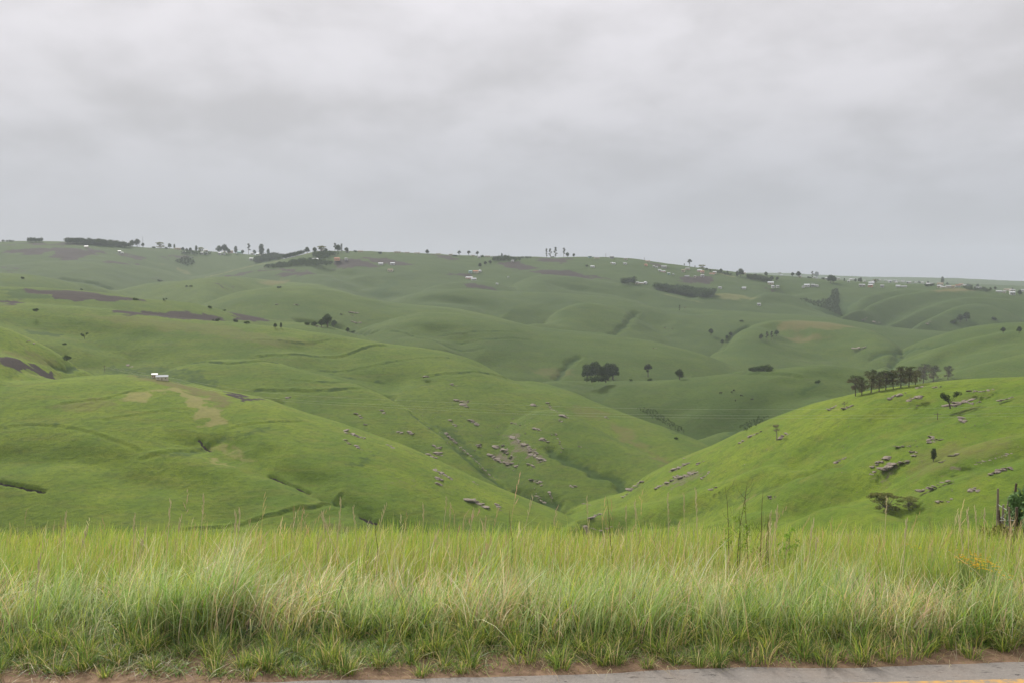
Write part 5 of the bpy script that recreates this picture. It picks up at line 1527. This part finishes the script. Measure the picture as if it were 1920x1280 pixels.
def merge(parts):
    Vs, Fs, Cs = [], [], []; k = 0
    for V, F, C in parts: Vs.append(V); Fs.append(F+k); Cs.append(C); k += len(V)
    return np.vstack(Vs), np.vstack(Fs), np.vstack(Cs)
def pal(rng, n, cols, wts, jit=.18):
    c = np.array(cols)[rng.choice(len(cols), n, p=np.array(wts)/sum(wts))]
    return c*(1+rng.normal(0, jit, (n, 1)))*(1+rng.normal(0, .05, (n, 3)))
def clipc(c): return np.clip(c, .005, .9)
YG = (.280, .315, .045); GR = (.140, .235, .038); BG = (.265, .31, .135); TAN = (.44, .345, .165); PTAN = (.56, .48, .29); PINK = (.38, .265, .175); DK = (.055, .095, .02); OLV = (.29, .27, .07)
g = np.random.default_rng(101)
# 1. the fine yellow-green sward behind the fringe
def sward():
    parts = []
    for (y0, y1, dens, xw, wd, hs, ns) in ((6.7, 8.6, 2100, .62, .0042, .27, 4), (8.6, 11, 1100, .62, .0055, .29, 3), (11, 16, 420, .64, .0085, .33, 3), (16, 27, 130, .66, .016, .38, 2)):
        A_ = (y1-y0)*((y0+y1)*xw+4.6); n = int(A_*dens)
        y = g.uniform(y0, y1, n); x = g.uniform(-1, 1, n)*(y*xw+2.3)
        big = fbm(x, y, 2.2, 3, 71); sm = fbm(x, y, .55, 2, 73)
        keep = g.uniform(0, 1, n) < np.clip(.72+big*.5+sm*.35, .25, 1); x, y, big, sm = x[keep], y[keep], big[keep], sm[keep]; n = len(x)
        c = pal(g, n, (YG, GR, OLV, PINK, TAN, BG), (5.4, 2.6, 1.4, .4, .6, .6))
        gm = np.clip(.5+fbm(x+40, y, 1.6, 3, 75)*.9, 0, 1)[:, None]
        c = c*(1-gm*.35)+np.array(GR)*gm*.35*(1+g.normal(0, .1, (n, 1)))
        h = hs*np.clip(1+big*.75+sm*.4+g.normal(0, .25, n), .3, 2.0)
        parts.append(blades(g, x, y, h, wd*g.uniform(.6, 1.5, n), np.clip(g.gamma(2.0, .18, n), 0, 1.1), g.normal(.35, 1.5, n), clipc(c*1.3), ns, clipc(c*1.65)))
    n = 9000; y = 6.8+g.gamma(1.7, 2.4, n); x = g.uniform(-1, 1, n)*(y*.62+.6); c = pal(g, n, (TAN, PTAN, YG, OLV), (2, 1.6, 3, 2))     # thin taller wisps
    parts.append(blades(g, x, y, np.clip(g.normal(.36, .11, n), .15, .75), .0022+.00035*y, np.clip(g.gamma(1.6, .2, n), 0, 1.1), g.normal(.3, 1.3, n), clipc(c), 4, clipc(c*1.4)))
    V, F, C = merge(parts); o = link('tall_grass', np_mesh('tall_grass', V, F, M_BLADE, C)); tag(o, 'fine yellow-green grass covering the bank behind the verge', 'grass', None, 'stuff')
sward()
# 2. the coarse fringe: blue-green and dead tan blades in arching tussocks
def fringe():
    parts = []
    n_c = 600; cx_ = g.uniform(-7.2, 7.2, n_c); cy_ = 5.97+np.abs(g.normal(0, .42, n_c))-np.abs(fbm(cx_, cx_*0, .9, 2, 87))*.18
    ht = np.clip(.335+fbm(cx_, cx_*0, 1.3, 3, 81)*.17+g.normal(0, .06, n_c), .15, .62)
    for i in range(n_c):
        k = int(g.uniform(38, 85)); tan = np.clip(fbm(np.array([cx_[i]]), np.array([cy_[i]]), .8, 2, 83)[0]*1.1+.42, .05, .55)
        r = g.uniform(.04, .12)
        x = cx_[i]+g.normal(0, r, k); y = cy_[i]+g.normal(0, r*.8, k)
        c = pal(g, k, (BG, GR, TAN, PTAN, PINK, YG), ((1-tan)*4, (1-tan)*2.2, tan*2.2, tan*1.6, tan*2.2, .8))
        h = ht[i]*np.clip(g.normal(1, .25, k), .3, 1.7); bd = np.clip(g.gamma(2.6, .19, k)+tan*.22, .05, 1.35)
        side = g.normal(.12, .75)
        dr = np.where(g.uniform(0, 1, k) < .62, g.normal(side, .55, k), g.uniform(0, 6.28, k))
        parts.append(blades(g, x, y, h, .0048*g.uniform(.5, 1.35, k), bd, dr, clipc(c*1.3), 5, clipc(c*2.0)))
    # broad bright blades standing out
    n = 690; x = g.uniform(-7.2, 7.2, n); y = 6.0+np.abs(g.normal(0, .3, n)); c = pal(g, n, (BG, (.16, .27, .06), (.22, .30, .10)), (2, 2, 2))
    parts.append(blades(g, x, y, g.uniform(.16, .5, n), g.uniform(.006, .012, n), np.clip(g.gamma(2, .25, n), .05, 1.3), g.uniform(0, 6.28, n), clipc(c*1.0), 6, clipc(c*1.3)))
    # dark leafy undergrowth at the foot
    n = 12000; x = g.uniform(-7.2, 7.2, n); y = 5.9+g.uniform(0, .6, n); keep = fbm(x, y, .5, 3, 85) > -.15; x, y = x[keep], y[keep]; n = len(x)
    c = pal(g, n, (DK, (.05, .11, .03), (.09, .15, .035), PINK), (3, 2, 2, .6))
    parts.append(blades(g, x, y, g.uniform(.05, .2, n), g.uniform(.005, .014, n), g.uniform(.2, 1.3, n), g.uniform(0, 6.28, n), clipc(c), 5, clipc(c*1.3)))
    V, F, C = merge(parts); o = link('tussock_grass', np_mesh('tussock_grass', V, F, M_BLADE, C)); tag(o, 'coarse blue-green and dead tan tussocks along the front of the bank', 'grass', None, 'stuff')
fringe()
# 3. short creeping grass, straw and small tufts on the bare earth
def verge():
    parts = []
    n = 130000; x = g.uniform(-6.6, 6.6, n); e = road_edge(x); y = e+.05+g.beta(1.5, 1.25, n)*.78
    m = fbm(x, y, .42, 3, 91)+.55*(y-e-.42)/.4; keep = m > g.uniform(-.75, .35, n); x, y = x[keep], y[keep]; n = len(x)
    c = pal(g, n, ((.13, .21, .040), (.22, .26, .055), (.30, .25, .12), DK, (.14, .20, .06)), (3.4, 2.6, 1.4, 1, 1.6))
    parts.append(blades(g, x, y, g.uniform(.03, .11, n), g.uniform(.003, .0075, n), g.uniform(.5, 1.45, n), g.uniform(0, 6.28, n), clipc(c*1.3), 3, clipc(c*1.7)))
    n = 3200; x = g.uniform(-4.6, 4.6, n); y = road_edge(x)-.01+g.uniform(0, .85, n); c = pal(g, n, (TAN, PTAN, (.30, .21, .13)), (2, 1.4, 2))    # straw
    parts.append(blades(g, x, y, g.uniform(.05, .22, n), g.uniform(.002, .004, n), g.uniform(1.25, 1.7, n), g.uniform(0, 6.28, n), clipc(c*.9), 4))
    for i in range(530):
        tx = g.uniform(-6.6, 6.6); ty = float(road_edge(tx))+.03+g.beta(1.3, 1.2)*.68; k = int(g.uniform(40, 120)); s = g.uniform(.5, 1.25)*(.6+.55*(ty-5.5)/.7)
        x = tx+g.normal(0, .032*s, k); y = ty+g.normal(0, .03*s, k); c = pal(g, k, ((.13, .20, .035), DK, YG, TAN), (3, 1.2, 1.4, 1.1))
        parts.append(blades(g, x, y, g.uniform(.08, .34, k)*s, g.uniform(.0022, .0045, k), g.uniform(.1, 1.1, k), np.arctan2(y-ty, x-tx)+g.normal(0, .5, k), clipc(c*1.1), 4, clipc(c*1.7)))
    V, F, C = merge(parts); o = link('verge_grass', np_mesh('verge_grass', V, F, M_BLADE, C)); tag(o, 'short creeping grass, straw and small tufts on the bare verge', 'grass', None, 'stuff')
verge()
# 4. tall dry seed stalks standing above the sward
def stalks():
    parts = []; n = 250
    y = 6.4+g.gamma(1.6, 1.5, n); x = g.uniform(-1, 1, n)*(y*.56+.4)
    c = pal(g, n, (TAN, PTAN, PINK, (.24, .19, .09)), (3, 2, 2, 1), .15)
    h = np.clip(g.normal(.52, .15, n), .3, 1.0); bd = np.clip(g.gamma(1.4, .15, n), 0, .8); dr = g.normal(.2, .9, n)
    parts.append(blades(g, x, y, h, .0023*g.uniform(.8, 1.4, n), bd, dr, clipc(c*.8), 6, clipc(c), .35))
    # seed heads: a few narrow spikelets along the last fifth of each stalk
    for j in range(5):
        f = 1-.05*j; s2 = g.uniform(.035, .075, n)
        out_ = h*bd*.85*f**2; up = h*(f-bd*.45*f**2.2)
        X2 = x+np.cos(dr)*out_; Y2 = y+np.sin(dr)*out_; z = base_height_near(x, y)-.02+up
        a = g.normal(1.45, .3, n); w2 = .0026
        lx = np.cos(dr)*.3+g.normal(0, .25, n)
        p0 = np.stack([X2, Y2, z-s2*.5], 1); p1 = np.stack([X2+lx*s2, Y2, z+s2*.6], 1)
        off = np.stack([np.full(n, w2), np.zeros(n), np.zeros(n)], 1); mid = (p0+p1)/2
        V = np.stack([p0, mid+off, p1, mid-off], 1).reshape(-1, 3); F = np.arange(4*n).reshape(n, 4)
        parts.append((V, F, np.repeat(clipc(c*1.1), 4, 0)))
    V, F, C = merge(parts); o = link('seed_stalks', np_mesh('seed_stalks', V, F, M_BLADE, C)); tag(o, 'tall thin dry seed stalks rising above the bank grass', 'grass', None, 'stuff')
stalks()
# the tallest stalks the photo shows against the hills, each rooted in the bank
TALL = [(383,928,372,985,7.6),(640,935,628,1030,7.2),(600,962,640,1035,7.0),(662,950,672,1030,7.6),(606,960,612,1010,8.2),(838,932,826,1020,8),(846,945,838,1015,8.6),(725,946,690,1030,7.4),(794,945,792,1010,8),(890,955,868,1030,7.6),
        (912,970,905,1020,8.8),(1000,930,972,1010,7.4),(1190,940,1196,1030,8),(1173,948,1176,1010,8.6),(1252,925,1254,1010,8.4),(1304,916,1310,1010,7.6),(1282,926,1284,1000,9),(1525,975,1512,1060,7),(1457,950,1448,1120,6.9),(1445,960,1442,1040,8),
        (1663,932,1658,990,9),(1700,975,1692,1060,7.2),(1796,968,1812,1010,8.2),(1814,955,1818,1035,7.8),(1828,950,1836,1000,8.8),(1845,955,1850,990,9),(124,960,118,1010,8.6),(320,938,310,1040,7.4),(252,965,248,1010,8),(340,968,326,1030,7.6),
        (275,990,250,1040,7),(165,990,130,1040,7.2),(442,960,438,1060,6.9),(450,955,440,1080,6.8),(76,1040,62,1120,6.7),(1532,1010,1525,1060,7.4),(1100,930,1104,985,9.4)]
def tallest():
    for i, (tx, ty, bx, by, d) in enumerate(TALL):
        az, te = pix_ray(tx, ty); az2, _ = pix_ray(bx, by); x1, y1 = math.sin(az)*d, math.cos(az)*d; z1 = EYE+float(te)*d
        x0, y0 = math.sin(az2)*d, math.cos(az2)*d; z0 = float(base_height_near(np.array([x0]), np.array([y0]))[0])
        az_b, te_b = pix_ray(bx, by); zb = EYE+float(te_b)*d
        k = (zb-z0)/max(z1-zb, .05); x0 -= (x1-x0)*min(k, 1.2)*.35
        b = MB(); m1 = ((x0*.5+x1*.5)-(x1-x0)*.1, (y0+y1)/2, (z0+z1)/2)
        b.tube([(x0, y0, z0-.02), m1, (x1*.85+m1[0]*.15, y1, z1*.85+m1[2]*.15), (x1, y1, z1)], [.0035, .0028, .0022, .001], 4)
        r_ = np.random.default_rng(i+900)
        for j in range(9):
            f = .78+.024*j; px_, pz_ = m1[0]+(x1-m1[0])*(f*2-1), m1[2]+(z1-m1[2])*(f*2-1); s = r_.choice([-1, 1])*.008
            b.tube([(px_, y1, pz_), (px_+s*.6, y1+r_.normal(0, .004), pz_+.022), (px_+s*.7, y1, pz_+.042)], [.0012, .0035, .0006], 4)
        o = link('seed_stalk', b.mesh('seed_stalk', M_STRAW))
        where = 'left' if tx < 500 else ('left of centre' if tx < 900 else ('centre' if tx < 1120 else ('right of centre' if tx < 1550 else 'right')))
        tag(o, 'single tall pale grass stalk standing above the rest, %s of the bank' % where, 'grass stalk', 'tall lone stalks, %s' % where)
M_STRAW = plain('dry_straw', (.62, .54, .32), .85, .2, 20)
tallest()
# ------------------------------------------------------------------ weeds, flowers, fence and bushes on the bank
def on_bank(px, d):
    az, _ = pix_ray(px, 1000); x, y = math.sin(float(az))*d, math.cos(float(az))*d
    return x, y, float(base_height_near(np.array([x]), np.array([y]))[0])
def top_z(px, py, d): return EYE+float(pix_ray(px, py)[1])*d
M_TWIG = plain('dark_dry_stem', (.13, .09, .06), .9, .3, 20)
M_GRN = leafmat('weed_leaves', (.16, .27, .04), (.33, .48, .09), .4)
M_YEL = leafmat('yellow_petals', (.60, .36, .03), (.75, .48, .05), .2)
def bare_weed(px, py, d, label, seed, br=5):
    r = random.Random(seed); x, y, z = on_bank(px, d); H = top_z(px, py, d)-z; b = MB(); lean = r.uniform(-.08, .08)
    P = [(lean*H*t*t+r.uniform(-.01, .01), 0, H*t-.03) for t in (0, .3, .6, .85, 1)]; b.tube(P, [.0038, .0033, .0027, .002, .001], 5)
    for k in range(br):
        t = r.uniform(.45, .92); s = r.choice([-1, 1]); l = r.uniform(.06, .16)*H
        b.tube([(lean*H*t*t, 0, H*t), (lean*H*t*t+s*l*.5, r.uniform(-.02, .02), H*t+l*.5), (lean*H*t*t+s*l*.75, 0, H*t+l*1.2)], [.0018, .0013, .0007], 4)
    o = link('dead_weed', b.mesh('dead_weed', M_TWIG)); o.location = (x, y, z); tag(o, label, 'weed')
bare_weed(1148, 928, 8.6, 'straight dark dead stem before the valley mouth', 1, 0)
bare_weed(1384, 898, 8.8, 'tallest branching dead weed right of centre', 2, 6)
bare_weed(1368, 905, 9.0, 'thin dead weed left of the tallest branching one', 3, 3)
bare_weed(1404, 915, 8.9, 'dead weed with two arms right of the leafy sprout', 4, 4)
bare_weed(1424, 912, 8.5, 'bent dark dead weed farthest right of the weed group', 5, 4)
bare_weed(1436, 955, 8.2, 'short dark straight stalk right of the weed group', 6, 0)
bare_weed(1444, 962, 7.4, 'short brown stem rising from the front grass on the right', 7, 1)
bare_weed(962, 950, 8.6, 'dark straight stem at the left of the middle stalks', 8, 0)
bare_weed(707, 972, 7.8, 'dark thin stem among the pale stalks left of centre', 9, 0)
def leafy_weed(px, py, d, n, ls, label, seed, name='leafy_weed'):
    r = np.random.default_rng(seed); x, y, z = on_bank(px, d); H = top_z(px, py, d)-z; o = empty(name, (x, y, z)); b = MB()
    b.tube([(0, 0, -.03), (.01, 0, H*.5), (0, 0, H*.95)], [.006, .005, .002], 5)
    cl = []
    for k in range(9):
        t = .35+.65*k/9; a = k*2.4; l = H*.22*(1.25-t); tip = (math.cos(a)*l, math.sin(a)*l, H*t+l*.4); b.tube([(0, 0, H*t-.03), tip], [.003, .0015], 4); cl.append((tip, (l*.45+.012, l*.45+.012, l*.35+.012)))
    link('stem', b.mesh('stem', M_GRNSTEM), o); V, F, T = leaf_cloud(r, cl, n, ls); link('leaves', np_mesh('leaves', V, F, M_GRN, T), o); tag(o, label, 'weed'); return o
M_GRNSTEM = plain('green_stem', (.24, .32, .09), .8, .2, 20)
leafy_weed(1386, 948, 8.5, 300, .011, 'bright green feathery sprout in the middle of the weed group', 1)
leafy_weed(1480, 988, 9.4, 200, .016, 'low bright green sprout on the lip of the bank', 2)
# yellow flower heads
def flowers(px, py, d, wpx, hpx, n, label, seed):
    r = np.random.default_rng(seed); x, y, z = on_bank(px, d); zt = top_z(px, py, d); W2 = wpx/FPX*d/2; o = empty('yellow_flowers', (x, y, z)); b = MB(); V = []; F = []; T = []
    k = 0
    for i in range(n):
        fx = r.normal(0, .5)*W2; fy = r.normal(0, .12); fz = zt-z+r.normal(0, .35)*hpx/FPX*d
        b.tube([(fx*.5, fy*.5, 0), (fx*.8, fy*.8, fz*.6), (fx, fy, fz)], [.0025, .002, .001], 4, cap=False)
        for j in range(5):
            a = j*2*PI/5; q = .006; c_ = (fx, fy, fz)
            V += [c_, (fx+math.cos(a-.5)*q, fy+math.sin(a-.5)*q, fz+.003), (fx+math.cos(a)*q*1.5, fy+math.sin(a)*q*1.5, fz+.005), (fx+math.cos(a+.5)*q, fy+math.sin(a+.5)*q, fz+.003)]
            F.append([k, k+1, k+2, k+3]); k += 4; T += [[r.uniform()]*3]*4
    link('stem', b.mesh('stem', M_GRNSTEM), o); link('flower_heads', np_mesh('flower_heads', np.array(V), np.array(F), M_YEL, np.array(T)), o); tag(o, label, 'flowers')
flowers(1818, 1052, 7.3, 34, 5, 55, 'left patch of small yellow-orange flowers in the grass', 1)
flowers(1846, 1048, 7.5, 16, 4, 22, 'small upper patch of yellow-orange flowers in the grass', 2)
flowers(1856, 1062, 7.2, 38, 6, 60, 'right and largest patch of yellow-orange flowers in the grass', 3)
flowers(1728, 1028, 8.0, 34, 3, 8, 'few scattered yellow flowers left of the flower patches', 4)
# old wooden fence on the right
M_WOOD = plain('weathered_grey_wood', (.27, .22, .18), .95, .4, 8); M_WOOD2 = plain('dark_wet_wood', (.12, .09, .07), .95, .3, 8)
fence = empty('wooden_fence', on_bank(1886, 21)); FX = Vector(fence.location)
FP = [(1871,915,925+60,23.0,.05,0,-.02),(1878,945,0,22.2,.05,0,.02),(1884,930,0,21.6,.04,0,.05),(1889,905,0,21.0,.05,1,.10),(1893,945,0,20.8,.035,0,-.06),(1881,955,0,21.5,.045,1,-.12),(1887,960,0,20.9,.05,0,.12),(1892,962,0,20.6,.045,0,.0),(1898,945+5,0,20.2,.04,0,-.08),(1903,950,0,19.0,.055,1,.02)]
tops = []
for i, (px, py, _, d, r_, dk, ln) in enumerate(FP):
    x, y, z = on_bank(px, d); zt = top_z(px, py, d); H = zt-z; b = MB()
    p0 = (x-FX.x, y-FX.y, z-FX.z-.2); p1 = (x-FX.x+ln*H*.5, y-FX.y, z-FX.z+H*.5); p2 = (x-FX.x+ln*H, y-FX.y, z-FX.z+H)
    b.tube([p0, p1, p2], [r_*.65, r_*.6, r_*.42], 7); link('post', b.mesh('post', M_WOOD2 if dk else M_WOOD), fence); tops.append((p1, p2))
for f in (.15, .5):
    b = MB(); b.tube([tuple(Vector(tops[i][0]).lerp(Vector(tops[i][1]), f)) for i in (0, 2, 5, 8, 9)], [.006]*5, 4); link('fence_wire', b.mesh('fence_wire', M_STEEL), fence)
tag(fence, 'broken fence of grey crooked wooden posts at the right edge', 'fence')
def bank_bush(px, py, d, wpx, hpx, n, ls, m, label, seed, name='bush', dx=1.0):
    r = np.random.default_rng(seed); x, y, z = on_bank(px, d); zt = top_z(px, py, d); W2 = wpx/FPX*d/2; H = max(zt-z, .4); o = empty(name, (x, y, z)); b = MB(); cl = []
    for k in range(16):
        cl.append(((r.uniform(-1, 1)*W2*.8, r.uniform(-1, 1)*W2*.6, H*r.uniform(.25, .9)), (W2*.28, W2*.28, H*.13+.05)))
        b.tube([(0, 0, -.1), tuple(np.array(cl[-1][0])*.6), cl[-1][0]], [.02, .012, .005], 4)
    link('stems', b.mesh('stems', M_BARK), o); V, F, T = leaf_cloud(r, cl, n, ls); link('foliage', np_mesh('foliage', V, F, m, T), o); tag(o, label, 'bush'); return o
bank_bush(1942, 915, 20.5, 84, 60, 1500, .055, M_LBROAD, 'broad-leaved light green bush behind the fence', 1, 'leafy_bush')
bank_bush(1962, 950, 19, 80, 60, 1300, .05, M_LBROAD, 'second green bush at the right edge in front of the broad-leaved one', 2)
bank_bush(1862, 986, 17.5, 56, 22, 900, .035, M_LACA, 'low dark spreading bush at the foot of the fence', 3)
bank_bush(1885, 990, 15.5, 60, 22, 700, .03, M_LACA, 'small olive bush below the fence among the grass', 4)
# ------------------------------------------------------------------ the air
def build_haze():
    bm = bmesh.new(); bmesh.ops.create_cube(bm, size=1)
    me = bpy.data.meshes.new('haze'); bm.to_mesh(me); bm.free()
    o = bpy.data.objects.new('haze', me); COL.objects.link(o)
    o.scale = (18600, 18600, 620); o.location = (0, 0, 280-310)
    m, t = mat('haze'); b = NB(t)
    v = b.n('ShaderNodeVolumePrincipled'); v.inputs['Density'].default_value = HAZE
    v.inputs['Color'].default_value = (0.74, 0.79, 0.89, 1); v.inputs['Anisotropy'].default_value = 0.0
    oo = b.n('ShaderNodeOutputMaterial'); b.l(v.outputs[0], oo.inputs['Volume'])
    me.materials.append(m); o['kind'] = 'stuff'; o['label'] = 'pale grey haze lying over the far hills'; o['category'] = 'haze'
HAZE = 0.95e-4
build_haze()
